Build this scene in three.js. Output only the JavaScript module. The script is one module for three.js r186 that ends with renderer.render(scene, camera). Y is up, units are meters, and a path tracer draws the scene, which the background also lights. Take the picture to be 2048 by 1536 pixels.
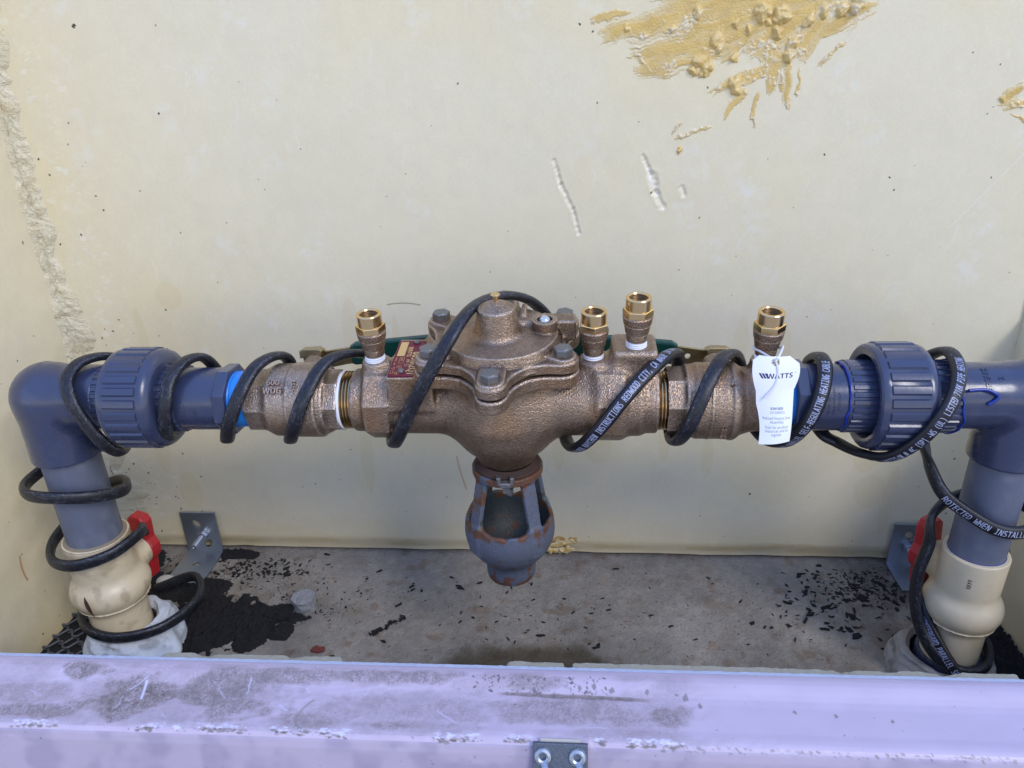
import * as THREE from 'three';
import { mergeGeometries, toCreasedNormals } from 'three/addons/utils/BufferGeometryUtils.js';
import { FontLoader } from 'three/addons/loaders/FontLoader.js';
import { TextGeometry } from 'three/addons/geometries/TextGeometry.js';

// ------------------------------------------------------------------ camera, sky, sun, exposure
const scene = new THREE.Scene();
const D2R = Math.PI / 180;
const camera = new THREE.PerspectiveCamera(54.86, 4 / 3, 0.02, 50);
camera.position.set(0.0579, 0.3127, 0.6462);
camera.rotation.order = 'YXZ';
camera.rotation.set(-24.5 * D2R, 4.9 * D2R, -2.0 * D2R);

const SKY_W = 512, SKY_H = 256, skyData = new Float32Array(SKY_W * SKY_H * 4);
for (let j = 0; j < SKY_H; j++) for (let i = 0; i < SKY_W; i++) {
  const el = ((j + 0.5) / SKY_H - 0.5) * Math.PI, t = Math.max(0, Math.sin(el)), az = (i + 0.5) / SKY_W * Math.PI * 2 - Math.PI;
  // deep clear blue overhead, a bright pale band of haze low down, brighter towards the sun's side
  const haze = Math.exp(-t * 6.5), side = 1 + 0.45 * Math.cos(az - 0.8) * Math.sqrt(1 - t * t), k = el < 0 ? 0.35 : 1, o = (j * SKY_W + i) * 4;
  skyData[o] = k * (0.42 + 1.15 * haze * side); skyData[o + 1] = k * (0.64 + 0.92 * haze * side); skyData[o + 2] = k * (1.32 - 0.18 * haze + 0.15 * haze * side); skyData[o + 3] = 1;
}
const sky = new THREE.DataTexture(skyData, SKY_W, SKY_H, THREE.RGBAFormat, THREE.FloatType);
sky.mapping = THREE.EquirectangularReflectionMapping; sky.magFilter = THREE.LinearFilter; sky.needsUpdate = true;
scene.background = sky; scene.environment = sky;
const SKY_POWER = 1.14;
scene.backgroundIntensity = SKY_POWER; scene.environmentIntensity = SKY_POWER;

const sun = new THREE.DirectionalLight(new THREE.Color(1.0, 0.95, 0.88), 1.5);
sun.position.set(0.92, 1.1, 0.95); sun.target.position.set(0, 0, 0);
sun.castShadow = true; sun.shadow.radius = 38; sun.shadow.mapSize.set(2048, 2048);
Object.assign(sun.shadow.camera, { left: -1.2, right: 1.2, top: 1.2, bottom: -1.2, near: 0.1, far: 6 });
scene.add(sun, sun.target);

const renderer = new THREE.WebGLRenderer({ antialias: true });
renderer.setSize(1024, 768);
renderer.toneMapping = THREE.LinearToneMapping;
renderer.toneMappingExposure = 1.0;
renderer.shadowMap.enabled = true;

// ------------------------------------------------------------------ random numbers and noise
function rng(seed) { let a = seed >>> 0; return () => { a = (a + 0x6d2b79f5) >>> 0; let t = Math.imul(a ^ (a >>> 15), 1 | a); t = (t + Math.imul(t ^ (t >>> 7), 61 | t)) ^ t; return ((t ^ (t >>> 14)) >>> 0) / 4294967296; }; }
function hash3(i, j, k) { let h = Math.imul(i, 374761393) ^ Math.imul(j, 668265263) ^ Math.imul(k, 1274126177); h = Math.imul(h ^ (h >>> 13), 1274126177); return ((h ^ (h >>> 16)) >>> 0) / 4294967296; }
const sm = (t) => t * t * (3 - 2 * t), lerp = (a, b, t) => a + (b - a) * t, clamp = (x, a = 0, b = 1) => x < a ? a : x > b ? b : x, step = (a, b, x) => sm(clamp((x - a) / (b - a)));
function n3(x, y, z) {
  const i = Math.floor(x), j = Math.floor(y), k = Math.floor(z), u = sm(x - i), v = sm(y - j), w = sm(z - k);
  return lerp(lerp(lerp(hash3(i, j, k), hash3(i + 1, j, k), u), lerp(hash3(i, j + 1, k), hash3(i + 1, j + 1, k), u), v),
    lerp(lerp(hash3(i, j, k + 1), hash3(i + 1, j, k + 1), u), lerp(hash3(i, j + 1, k + 1), hash3(i + 1, j + 1, k + 1), u), v), w);
}
function n2(x, y, s = 0) {
  const i = Math.floor(x), j = Math.floor(y), u = sm(x - i), v = sm(y - j);
  return lerp(lerp(hash3(i, j, s), hash3(i + 1, j, s), u), lerp(hash3(i, j + 1, s), hash3(i + 1, j + 1, s), u), v);
}
function nt(x, y, p, s) { // tileable with period p
  const i = Math.floor(x), j = Math.floor(y), u = sm(x - i), v = sm(y - j), m = (a) => ((a % p) + p) % p;
  return lerp(lerp(hash3(m(i), m(j), s), hash3(m(i + 1), m(j), s), u), lerp(hash3(m(i), m(j + 1), s), hash3(m(i + 1), m(j + 1), s), u), v);
}
const fbm2 = (x, y, o = 4, s = 0) => { let a = 0.5, t = 0, w = 0; for (let i = 0; i < o; i++) { t += a * n2(x, y, s + i * 17); w += a; x *= 2.03; y *= 2.03; a *= 0.5; } return t / w; };
const fbm3 = (x, y, z, o = 3) => { let a = 0.5, t = 0, w = 0; for (let i = 0; i < o; i++) { t += a * n3(x, y, z); w += a; x *= 2.07; y *= 2.07; z *= 2.07; a *= 0.5; } return t / w; };

// ------------------------------------------------------------------ objects, parts, names
const origins = new Map(), taken = new Map();
function numbered(name) { const n = taken.get(name) ?? 0; taken.set(name, n + 1); return n ? name + '_' + String(n).padStart(3, '0') : name; }
function tag(o, label, category, group, kind) { Object.assign(o.userData, { label, category }); if (group) o.userData.group = group; if (kind) o.userData.kind = kind; return o; }
// a Group at the thing's base; positions in millimetres
function thing(name, label, category, at = [0, 0, 0], group) {
  const o = new THREE.Group(); o.name = numbered(name); o.position.set(at[0] / 1000, at[1] / 1000, at[2] / 1000);
  origins.set(o, at); scene.add(o); return tag(o, label, category, group);
}
// a mesh made from geometry in scene millimetres, child of a thing or of one of its parts
function part(name, geo, material, parent, label) {
  const g = geo.clone(), at = parent ? origins.get(parent) : [0, 0, 0];
  g.translate(-at[0], -at[1], -at[2]); g.scale(0.001, 0.001, 0.001);
  const m = new THREE.Mesh(g, material); m.name = parent ? name : numbered(name); m.castShadow = m.receiveShadow = true;
  (parent ?? scene).add(m); origins.set(m, at); if (label) m.userData.label = label; return m;
}
function structure(name, geo, material, label, category) { const m = part(name, geo, material); m.userData.kind = 'structure'; if (label) m.userData.label = label; if (category) m.userData.category = category; return m; }

// ------------------------------------------------------------------ geometry helpers (millimetres, uv in metres)
function boxUV(geo, scale = 0.001) {
  let g = geo.index ? geo : geo; const pos = g.attributes.position, nor = g.attributes.normal, col = g.attributes.color;
  const idx = g.index ? g.index.array : null, nt3 = idx ? idx.length / 3 : pos.count / 3;
  const key = new Map(), P = [], N = [], U = [], Cc = [], I = [];
  for (let t = 0; t < nt3; t++) {
    const v = [0, 1, 2].map((q) => idx ? idx[t * 3 + q] : t * 3 + q);
    let nx = 0, ny = 0, nz = 0; for (const a of v) { nx += nor.getX(a); ny += nor.getY(a); nz += nor.getZ(a); }
    nx = Math.abs(nx); ny = Math.abs(ny); nz = Math.abs(nz); const ax = nx > ny && nx > nz ? 0 : ny > nz ? 1 : 2;
    for (const a of v) {
      const k = a * 3 + ax; let id = key.get(k);
      if (id === undefined) {
        id = P.length / 3; key.set(k, id); const x = pos.getX(a), y = pos.getY(a), z = pos.getZ(a);
        P.push(x, y, z); N.push(nor.getX(a), nor.getY(a), nor.getZ(a));
        if (ax === 0) U.push(z * scale, y * scale); else if (ax === 1) U.push(x * scale, z * scale); else U.push(x * scale, y * scale);
        if (col) Cc.push(col.getX(a), col.getY(a), col.getZ(a));
      }
      I.push(id);
    }
  }
  const r = new THREE.BufferGeometry();
  r.setAttribute('position', new THREE.Float32BufferAttribute(P, 3)); r.setAttribute('normal', new THREE.Float32BufferAttribute(N, 3)); r.setAttribute('uv', new THREE.Float32BufferAttribute(U, 2));
  if (col) r.setAttribute('color', new THREE.Float32BufferAttribute(Cc, 3));
  r.setIndex(I); return r;
}
const crease = (g, a = 0.6) => boxUV(toCreasedNormals(g, a));
const merge = (list) => { const c = list.map((g) => { const r = g.index ? g.toNonIndexed() : g.clone(); for (const k of Object.keys(r.attributes)) if (!['position', 'normal', 'uv', 'color'].includes(k)) r.deleteAttribute(k); return r; }); if (!c.every((g) => g.attributes.color)) c.forEach((g) => g.deleteAttribute('color')); return mergeGeometries(c); };
function paint(g, f) { const p = g.attributes.position, n = g.attributes.normal, c = new Float32Array(p.count * 3); for (let i = 0; i < p.count; i++) { const v = f(p.getX(i), p.getY(i), p.getZ(i), n.getX(i), n.getY(i), n.getZ(i)); c[3 * i] = v[0]; c[3 * i + 1] = v[1]; c[3 * i + 2] = v[2]; } g.setAttribute('color', new THREE.BufferAttribute(c, 3)); return g; }
// revolve [radius, height] pairs about y, then turn the axis to x if asked
function rev(profile, axis = 'y', at = [0, 0, 0], seg = 64, angle = 0.6, phase = 0) {
  let g = new THREE.LatheGeometry(profile.map(([r, h]) => new THREE.Vector2(Math.max(r, 0.0001), h)), seg); g.rotateY(phase);
  if (axis === 'x') g.rotateZ(-Math.PI / 2); if (axis === 'z') g.rotateX(Math.PI / 2);
  g.translate(...at); return crease(g, angle);
}
function box(x0, x1, y0, y1, z0, z1) { const g = new THREE.BoxGeometry(x1 - x0, y1 - y0, z1 - z0); g.translate((x0 + x1) / 2, (y0 + y1) / 2, (z0 + z1) / 2); return boxUV(g); }
function extrude(points, depth, bevel = 0.8, holes = []) {
  const s = new THREE.Shape(points.map((p) => new THREE.Vector2(...p))); for (const h of holes) { const hp = new THREE.Path(); hp.absellipse(h[0], h[1], h[2], h[3] ?? h[2], 0, Math.PI * 2, true, h[4] ?? 0); s.holes.push(hp); }
  return new THREE.ExtrudeGeometry(s, { depth: depth - 2 * bevel, bevelEnabled: bevel > 0, bevelThickness: bevel, bevelSize: bevel, bevelOffset: -bevel, bevelSegments: 2, curveSegments: 16 }).translate(0, 0, bevel);
}
// surface nets on a signed distance in millimetres
function surface(f, [x0, x1, y0, y1, z0, z1], h) {
  const nx = Math.ceil((x1 - x0) / h) + 1, ny = Math.ceil((y1 - y0) / h) + 1, nz = Math.ceil((z1 - z0) / h) + 1, F = new Float32Array(nx * ny * nz);
  for (let k = 0, o = 0; k < nz; k++) for (let j = 0; j < ny; j++) for (let i = 0; i < nx; i++, o++) F[o] = f(x0 + i * h, y0 + j * h, z0 + k * h);
  const vid = new Int32Array(nx * ny * nz).fill(-1), P = [], N = [], I = [], at = (i, j, k) => (k * ny + j) * nx + i;
  const E = [[0, 1], [2, 3], [4, 5], [6, 7], [0, 2], [1, 3], [4, 6], [5, 7], [0, 4], [1, 5], [2, 6], [3, 7]];
  for (let k = 0; k < nz - 1; k++) for (let j = 0; j < ny - 1; j++) for (let i = 0; i < nx - 1; i++) {
    const c = []; let m = 0; for (let q = 0; q < 8; q++) { const v = F[at(i + (q & 1), j + ((q >> 1) & 1), k + (q >> 2))]; c.push(v); if (v < 0) m++; }
    if (m === 0 || m === 8) continue;
    let sx = 0, sy = 0, sz = 0, n = 0;
    for (const [a, b] of E) if ((c[a] < 0) !== (c[b] < 0)) { const t = c[a] / (c[a] - c[b]); sx += lerp(a & 1, b & 1, t); sy += lerp((a >> 1) & 1, (b >> 1) & 1, t); sz += lerp(a >> 2, b >> 2, t); n++; }
    vid[at(i, j, k)] = P.length / 3; const X = x0 + (i + sx / n) * h, Y = y0 + (j + sy / n) * h, Z = z0 + (k + sz / n) * h; P.push(X, Y, Z);
    const e = h * 0.4, gx = f(X + e, Y, Z) - f(X - e, Y, Z), gy = f(X, Y + e, Z) - f(X, Y - e, Z), gz = f(X, Y, Z + e) - f(X, Y, Z - e), l = Math.hypot(gx, gy, gz) || 1; N.push(gx / l, gy / l, gz / l);
  }
  for (let k = 1; k < nz - 1; k++) for (let j = 1; j < ny - 1; j++) for (let i = 1; i < nx - 1; i++) {
    const a = F[at(i, j, k)] < 0;
    for (let ax = 0; ax < 3; ax++) {
      const b = F[ax === 0 ? at(i + 1, j, k) : ax === 1 ? at(i, j + 1, k) : at(i, j, k + 1)] < 0; if (a === b) continue;
      let q; if (ax === 0) q = [at(i, j - 1, k - 1), at(i, j, k - 1), at(i, j, k), at(i, j - 1, k)]; else if (ax === 1) q = [at(i - 1, j, k - 1), at(i - 1, j, k), at(i, j, k), at(i, j, k - 1)]; else q = [at(i - 1, j - 1, k), at(i, j - 1, k), at(i, j, k), at(i - 1, j, k)];
      const v = q.map((s) => vid[s]); if (v.some((s) => s < 0)) continue;
      if (a) I.push(v[0], v[1], v[2], v[0], v[2], v[3]); else I.push(v[0], v[2], v[1], v[0], v[3], v[2]);
    }
  }
  const g = new THREE.BufferGeometry(); g.setAttribute('position', new THREE.Float32BufferAttribute(P, 3)); g.setAttribute('normal', new THREE.Float32BufferAttribute(N, 3)); g.setIndex(I); return boxUV(g);
}
const smin = (a, b, k) => { const h = Math.max(k - Math.abs(a - b), 0) / k; return Math.min(a, b) - h * h * k * 0.25; }, smax = (a, b, k) => -smin(-a, -b, k);
const slab = (d2, dh, r) => { const a = d2 + r, b = dh + r; return Math.min(Math.max(a, b), 0) + Math.hypot(Math.max(a, 0), Math.max(b, 0)) - r; };  // 2-D distance extruded to half height, rounded
const cyX = (x, y, z, a, b, r, cy = 0, cz = 0, rd = 2) => slab(Math.hypot(y - cy, z - cz) - r, Math.abs(x - (a + b) / 2) - (b - a) / 2, rd);
const cyY = (x, y, z, a, b, r, cx = 0, cz = 0, rd = 2) => slab(Math.hypot(x - cx, z - cz) - r, Math.abs(y - (a + b) / 2) - (b - a) / 2, rd);
const bx = (x, y, z, a, b, c, d, e, f, r = 2) => { const qx = Math.abs(x - (a + b) / 2) - (b - a) / 2 + r, qy = Math.abs(y - (c + d) / 2) - (d - c) / 2 + r, qz = Math.abs(z - (e + f) / 2) - (f - e) / 2 + r; return Math.hypot(Math.max(qx, 0), Math.max(qy, 0), Math.max(qz, 0)) + Math.min(Math.max(qx, qy, qz), 0) - r; };
const ngon = (y, z, r, n, ph = 0) => { const s = Math.PI * 2 / n, a0 = Math.atan2(z, y) - ph, a = ((a0 % s) + s) % s; return Math.hypot(y, z) * Math.cos(Math.min(a, s - a)) - r; };
const prX = (x, y, z, a, b, r, n, ph = 0, rd = 2) => slab(ngon(y, z, r, n, ph), Math.abs(x - (a + b) / 2) - (b - a) / 2, rd);

// ------------------------------------------------------------------ textures
function dataTex(size, f, rep, color = false) {
  const d = new Uint8Array(size * size * 4); for (let j = 0; j < size; j++) for (let i = 0; i < size; i++) { const v = f(i / size, j / size), o = (j * size + i) * 4; if (typeof v === 'number') d[o] = d[o + 1] = d[o + 2] = clamp(v) * 255; else for (let c = 0; c < 3; c++) d[o + c] = clamp(v[c]) * 255; d[o + 3] = 255; }
  const t = new THREE.DataTexture(d, size, size, THREE.RGBAFormat); t.wrapS = t.wrapT = THREE.RepeatWrapping; t.magFilter = t.minFilter = THREE.LinearFilter; t.repeat.set(rep, rep); if (color) t.colorSpace = THREE.SRGBColorSpace; t.needsUpdate = true; return t;
}
function canvasTex(w, h, draw, color = true) { const c = document.createElement('canvas'); c.width = w; c.height = h; draw(c.getContext('2d'), w, h); const t = new THREE.CanvasTexture(c); if (color) t.colorSpace = THREE.SRGBColorSpace; t.magFilter = t.minFilter = THREE.LinearFilter; return t; }
const castBump = dataTex(512, (u, v) => 0.45 * nt(u * 78, v * 78, 78, 1) + 0.35 * nt(u * 130, v * 130, 130, 2) + 0.20 * Math.pow(nt(u * 40, v * 40, 40, 3), 3), 1 / 0.06);
const castGrain = dataTex(512, (u, v) => { const g = nt(u * 84, v * 84, 84, 21), h = nt(u * 130, v * 130, 130, 22), b = nt(u * 14, v * 14, 14, 23), q = clamp(0.62 + 0.14 * (g - 0.5) + 0.10 * (h - 0.5) + 0.06 * (b - 0.5)); return [q, q * 0.985, q * 0.97]; }, 1 / 0.06, true);
const castRough = dataTex(512, (u, v) => 0.20 + 0.18 * nt(u * 80, v * 80, 80, 5) + 0.14 * nt(u * 9, v * 9, 9, 6), 1 / 0.06);
const fineBump = dataTex(256, (u, v) => 0.6 * nt(u * 40, v * 40, 40, 7) + 0.4 * nt(u * 100, v * 100, 100, 8), 1 / 0.05);
const scuffRough = dataTex(512, (u, v) => { const s = nt(u * 6, v * 60, 6, 9) > 0 ? nt(u * 5, v * 5, 5, 10) : 0; return 0.20 + 0.16 * s + 0.14 * Math.pow(nt(u * 40, v * 40, 40, 11), 2); }, 1 / 0.12);

// ------------------------------------------------------------------ materials
const std = (o) => new THREE.MeshStandardMaterial(o), lin = (r, g, b) => new THREE.Color().setRGB(r, g, b), W = lin(1, 1, 1);
const M = {
  bronze: std({ name: 'cast_bronze', color: W, vertexColors: true, map: castGrain, metalness: 0.86, roughness: 1, roughnessMap: castRough, bumpMap: castBump, bumpScale: 0.0007 }),
  brass: std({ name: 'turned_brass', color: lin(0.80, 0.57, 0.28), metalness: 1, roughness: 0.2 }),
  bore: std({ name: 'shade_painted_bore', color: lin(0.20, 0.12, 0.055), metalness: 0.8, roughness: 0.45 }),  // brass darkened: the shade inside the bore is put into its colour
  thread: std({ name: 'brass_thread', color: lin(0.48, 0.35, 0.19), metalness: 1, roughness: 0.26 }),
  steel: std({ name: 'bolt_steel', color: lin(0.24, 0.235, 0.23), metalness: 0.85, roughness: 0.42, bumpMap: fineBump, bumpScale: 0.0003 }),
  zinc: std({ name: 'zinc_plate', color: lin(0.40, 0.44, 0.50), metalness: 0.9, roughness: 0.38, bumpMap: fineBump, bumpScale: 0.0002 }),
  darkZinc: std({ name: 'dark_zinc', color: lin(0.13, 0.15, 0.19), metalness: 0.8, roughness: 0.4, bumpMap: fineBump, bumpScale: 0.0003 }),
  yellowZinc: std({ name: 'yellow_zinc', color: lin(0.42, 0.33, 0.17), metalness: 0.9, roughness: 0.36 }),
  chrome: std({ name: 'chrome', color: lin(0.75, 0.76, 0.8), metalness: 1, roughness: 0.08 }),
  pvc: new THREE.MeshPhysicalMaterial({ name: 'grey_pvc', color: W, vertexColors: true, roughness: 1, clearcoat: 0.55, clearcoatRoughness: 0.16, roughnessMap: scuffRough, bumpMap: fineBump, bumpScale: 0.00006 }),
  ivory: std({ name: 'ivory_plastic', color: W, vertexColors: true, roughness: 0.36 }),
  red: std({ name: 'red_plastic', color: lin(0.42, 0.018, 0.022), roughness: 0.42, bumpMap: fineBump, bumpScale: 0.0003 }),
  green: std({ name: 'green_vinyl', color: lin(0.005, 0.055, 0.042), roughness: 0.3 }),
  ptfe: std({ name: 'white_thread_tape', color: lin(0.78, 0.79, 0.84), roughness: 0.6 }),
  blue: std({ name: 'blue_thread_tape', color: lin(0.02, 0.24, 0.74), roughness: 0.38 }),
  primer: std({ name: 'blue_cement', color: lin(0.01, 0.035, 0.26), roughness: 0.2 }),
  black: std({ name: 'black_gap', color: lin(0.012, 0.012, 0.013), roughness: 0.9 }),
  funnel: std({ name: 'painted_iron', color: W, vertexColors: true, roughness: 0.52, metalness: 0.1, bumpMap: castBump, bumpScale: 0.0006 }),
};
const bronzeColor = (x, y, z, nx, ny, nz) => { const st = step(0.55, 0.7, fbm3(x / 20 + 50, y / 34, z / 20, 3)) * 0.22; const m = fbm3(x / 28 + 7, y / 28, z / 28, 3), g = fbm3(x / 6, y / 6 + 9, z / 6, 2); const k = (0.80 + 0.34 * m + 0.12 * g) * (1 - st), w = step(0.52, 0.72, fbm3(x / 45, y / 45 + 31, z / 45, 2)); return [0.97 * k * lerp(1, 1.06, w), 0.725 * k * lerp(1, 0.94, w), 0.53 * k * lerp(1, 0.8, w)]; };
const pvcColor = (x, y, z) => { const d = step(0.55, 0.8, fbm3(x / 18, y / 18, z / 18, 3)) * 0.25, k = 0.92 + 0.16 * fbm3(x / 9, y / 9, z / 9 + 5, 2); return [(0.030 + 0.05 * d) * k, (0.040 + 0.05 * d) * k, (0.086 + 0.05 * d) * k]; };

// ------------------------------------------------------------------ the setting: slab, enclosure walls, front lip
const FLOOR = -333, BACK = -190, LEFT = -577, RIGHT = 572, TOP = 470, LIP = -161;
// concrete
{
  const w = 2048, h = 1024, x0 = -700, x1 = 700, z0 = -260, z1 = 440; // millimetres covered
  const tex = canvasTex(w, h, (c) => {
    const im = c.createImageData(w, h), d = im.data;
    for (let j = 0; j < h; j++) for (let i = 0; i < w; i++) {
      const x = x0 + (x1 - x0) * i / w, z = z0 + (z1 - z0) * j / h, o = (j * w + i) * 4;
      const m = fbm2(x / 70 + 40, z / 70 + 9, 4, 3), g = n2(x / 1.6, z / 1.6, 8), g2 = fbm2(x / 9, z / 9, 3, 21);
      let k = 0.80 + 0.34 * m + 0.10 * (g - 0.5) + 0.18 * (g2 - 0.5), r = 140 * k, gg = 133 * k, b = 122 * k;
      const damp = step(-10, 14, 62 - Math.hypot((x - 20) * 0.55, (z - 30) * 1.15) + 22 * (fbm2(x / 22, z / 22, 3, 33) - 0.5));  // wet patch below the drain
      r *= lerp(1, 0.62, damp); gg *= lerp(1, 0.58, damp); b *= lerp(1, 0.50, damp);
      const rust = 0.5 * step(0.60, 0.84, fbm2(x / 34 + 3, z / 34, 3, 44)) * 0.5; r *= 1 - 0.12 * rust; gg *= 1 - 0.24 * rust; b *= 1 - 0.36 * rust;
      const dirt = step(0.1, 0.9, clamp((x - 330) / 170) + clamp((-330 - x) / 130)) * step(0.25, 0.6, fbm2(x / 40, z / 40, 4, 55)) * 0.45; r *= 1 - dirt * 0.55; gg *= 1 - dirt * 0.62; b *= 1 - dirt * 0.66;
      const brown = 0.55 * step(0.64, 0.8, fbm2(x / 16 + 8, z / 16, 3, 66)); r *= 1 - 0.14 * brown; gg *= 1 - 0.24 * brown; b *= 1 - 0.32 * brown;
      d[o] = r; d[o + 1] = gg; d[o + 2] = b; d[o + 3] = 255;
    }
    c.putImageData(im, 0, 0);
    const R = rng(5); c.fillStyle = 'rgba(35,30,28,0.75)';
    for (let n = 0; n < 1500; n++) { c.beginPath(); c.ellipse(R() * w, R() * h, 0.5 + R() * 1.4, 0.5 + R() * 1.0, R() * 3, 0, 7); c.fill(); }
  });
  const g = new THREE.PlaneGeometry(1400, 700, 1, 1); g.rotateX(-Math.PI / 2); g.translate(0, FLOOR, 90);
  const far = [box(-3000, -700, FLOOR - 60, FLOOR, -3000, 3000), box(700, 3000, FLOOR - 60, FLOOR, -3000, 3000), box(-700, 700, FLOOR - 60, FLOOR, -3000, -260), box(-700, 700, FLOOR - 60, FLOOR, 440, 3000)];
  const bump = dataTex(512, (u, v) => 0.5 * nt(u * 60, v * 60, 60, 3) + 0.35 * nt(u * 22, v * 22, 22, 4) + 0.25 * nt(u * 150, v * 150, 150, 2), 1);
  bump.repeat.set(10, 5);
  structure('ground', g, std({ name: 'concrete', map: tex, roughness: 0.92, bumpMap: bump, bumpScale: 0.0014 }), 'grey concrete slab with dark mulch crumbs and a damp patch', 'ground');
  part('outer_slab', merge(far), std({ name: 'concrete_plain', color: lin(0.42, 0.38, 0.33), roughness: 0.95 }), scene.getObjectByName('ground'));
}
// walls: moulded panels, pale yellow, scuffed
function wallTexture(w, h, x0, x1, y0, y1, seed, marks) {
  return canvasTex(w, h, (c) => {
    const im = c.createImageData(w, h), d = im.data;
    for (let j = 0; j < h; j++) for (let i = 0; i < w; i++) {
      const x = x0 + (x1 - x0) * i / w, y = y1 - (y1 - y0) * j / h, o = (j * w + i) * 4;
      const m = fbm2(x / 150, y / 190, 4, seed), f = fbm2(x / 30 + 5, y / 34, 4, seed + 3), g = n2(x / 1.5, y / 1.5, seed + 5);
      const white = step(0.56, 0.78, f) * 0.7, yel = step(0.46, 0.72, m);
      let r = 228, gg = 217, b = 186;
      r += 1 * yel; gg -= 1 * yel; b -= 6 * yel; r = lerp(r, 228, white * 0.16); gg = lerp(gg, 219, white * 0.16); b = lerp(b, 199, white * 0.2);
      const low = step(-250, -330, y) * (0.3 + fbm2(x / 38, y / 9, 3, seed + 8)) * 0.5; r -= 4 * low; gg -= 14 * low; b -= 36 * low;       // tan staining along the foot
      const k = 1 + 0.022 * (g - 0.5) + 0.025 * (fbm2(x / 12, y / 14, 3, seed + 11) - 0.5);
      d[o] = r * k; d[o + 1] = gg * k; d[o + 2] = b * k; d[o + 3] = 255;
    }
    c.putImageData(im, 0, 0); c.setTransform(w / (x1 - x0), 0, 0, -h / (y1 - y0), -x0 * w / (x1 - x0), y1 * h / (y1 - y0)); marks(c, rng(seed));
  });
}
const speck = (c, x, y, s, a) => { c.save(); c.translate(x, y); c.rotate(a); c.beginPath(); c.ellipse(0, 0, s * 1.5, s * 0.75, 0, 0, 7); c.fill(); c.restore(); };
const backTex = wallTexture(2048, 1400, -620, 620, -345, 500, 11, (c, R) => {
  c.lineCap = 'round';
  for (let n = 0; n < 900; n++) { // rub marks
    const x = -580 + 1160 * R(), y = -300 + 740 * R(), a = 1.1 + R() * 0.9, l = 6 + 34 * R() * R(); c.strokeStyle = 'rgba(236,236,230,' + (0.05 + 0.16 * R()) + ')'; c.lineWidth = 0.5 + 3 * R() * R();
    c.beginPath(); c.moveTo(x, y); c.quadraticCurveTo(x + l * Math.cos(a) * 0.5 + R() * 4, y + l * Math.sin(a) * 0.5, x + l * Math.cos(a), y + l * Math.sin(a)); c.stroke();
  }
  for (let n = 0; n < 60; n++) { const x = -540 + 1100 * R(), y = -100 + 520 * R(); c.fillStyle = 'rgba(238,238,232,0.10)'; for (let q = 0; q < 14; q++) { c.beginPath(); c.ellipse(x + 26 * (R() - 0.5), y + 34 * (R() - 0.5), 1 + 5 * R(), 1 + 7 * R(), R() * 3, 0, 7); c.fill(); } }
  for (const [cx, cy, rr, n] of [[-330, 300, 60, 90], [-250, 315, 50, 80], [-180, 250, 60, 60], [-330, 70, 50, 40], [-230, 60, 40, 40], [-120, 205, 70, 60], [40, 300, 60, 40], [330, 230, 90, 70], [470, 280, 60, 60], [260, 110, 80, 50], [-430, 120, 50, 60], [-520, 60, 40, 120], [-525, 160, 30, 90]]) for (let k = 0; k < n; k++) {
    const x = cx + rr * (R() + R() - 1), y = cy + rr * (R() + R() - 1), a = 1.9 + (R() - 0.5) * 1.6, l = 2 + 20 * R() * R() * R(); c.strokeStyle = 'rgba(244,242,234,' + (0.10 + 0.4 * R() * R()) + ')'; c.lineWidth = 0.35 + 1.1 * R() * R(); c.beginPath(); c.moveTo(x, y); for (let q = 1; q < 4; q++) c.lineTo(x + l * q / 3 * Math.cos(a) + 1.2 * (R() - 0.5), y + l * q / 3 * Math.sin(a)); c.stroke(); }
  for (let k = 0; k < 500; k++) { const y = -320 + 780 * R(), x = -577 + 55 + 34 * (R() + R() + R() - 1.5); c.fillStyle = 'rgba(240,238,228,' + (0.1 + 0.25 * R()) + ')'; speck(c, x, y, 0.8 + 4 * R() * R(), -0.4 + 0.8 * R()); }
  c.fillStyle = 'rgba(196,160,96,0.10)'; for (let k = 0; k < 26; k++) { const x = -500 + 1000 * R(), y = -250 + 300 * R(); c.beginPath(); c.ellipse(x, y, 5 + 16 * R(), 14 + 50 * R(), 0.1 * (R() - 0.5), 0, 7); c.fill(); }
  c.fillStyle = '#262422'; for (const [x, y] of [[-468, 347], [-548, 213], [-540, 195], [-501, 251], [-508, 228], [-522, 125], [-491, 170], [-394, 258], [-486, 154], [68, 331], [81, 324], [87, 256], [-60, 279], [147, 162], [151, 165], [327, 198], [398, 173], [405, 160], [502, 171], [200, 268], [-439, 31], [-504, 18], [-551, 114], [-446, -210], [-457, -267], [518, -202], [543, -254], [536, -172], [292, -227], [-231, -165]]) for (let q = 0; q < 3; q++) speck(c, x + R() - 0.5, y + R() - 0.5, 0.35 + R() * 0.6, R() * 3);
  for (let q = 0; q < 5; q++) speck(c, -468 + 2.2 * R(), 345 + 4 * R(), 0.5 + 0.8 * R(), R() * 3); for (let n = 0; n < 90; n++) speck(c, -560 + 1120 * R(), -320 + 700 * R(), 0.35 + 0.5 * R() * R(), R() * 3);
  for (let n = 0; n < 70; n++) speck(c, -560 + 130 * R() * R(), -320 + 330 * R(), 0.5 + 0.9 * R() * R(), R() * 3);
  c.strokeStyle = 'rgba(120,108,80,0.7)'; c.lineWidth = 1.2; c.beginPath(); c.moveTo(-161, 35); c.quadraticCurveTo(-140, 39, -121, 34); c.stroke();
  c.strokeStyle = 'rgba(168,112,66,0.4)'; c.lineWidth = 2; c.beginPath(); c.moveTo(-90, -175); c.quadraticCurveTo(-88, -195, -80, -225); c.stroke();
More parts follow.
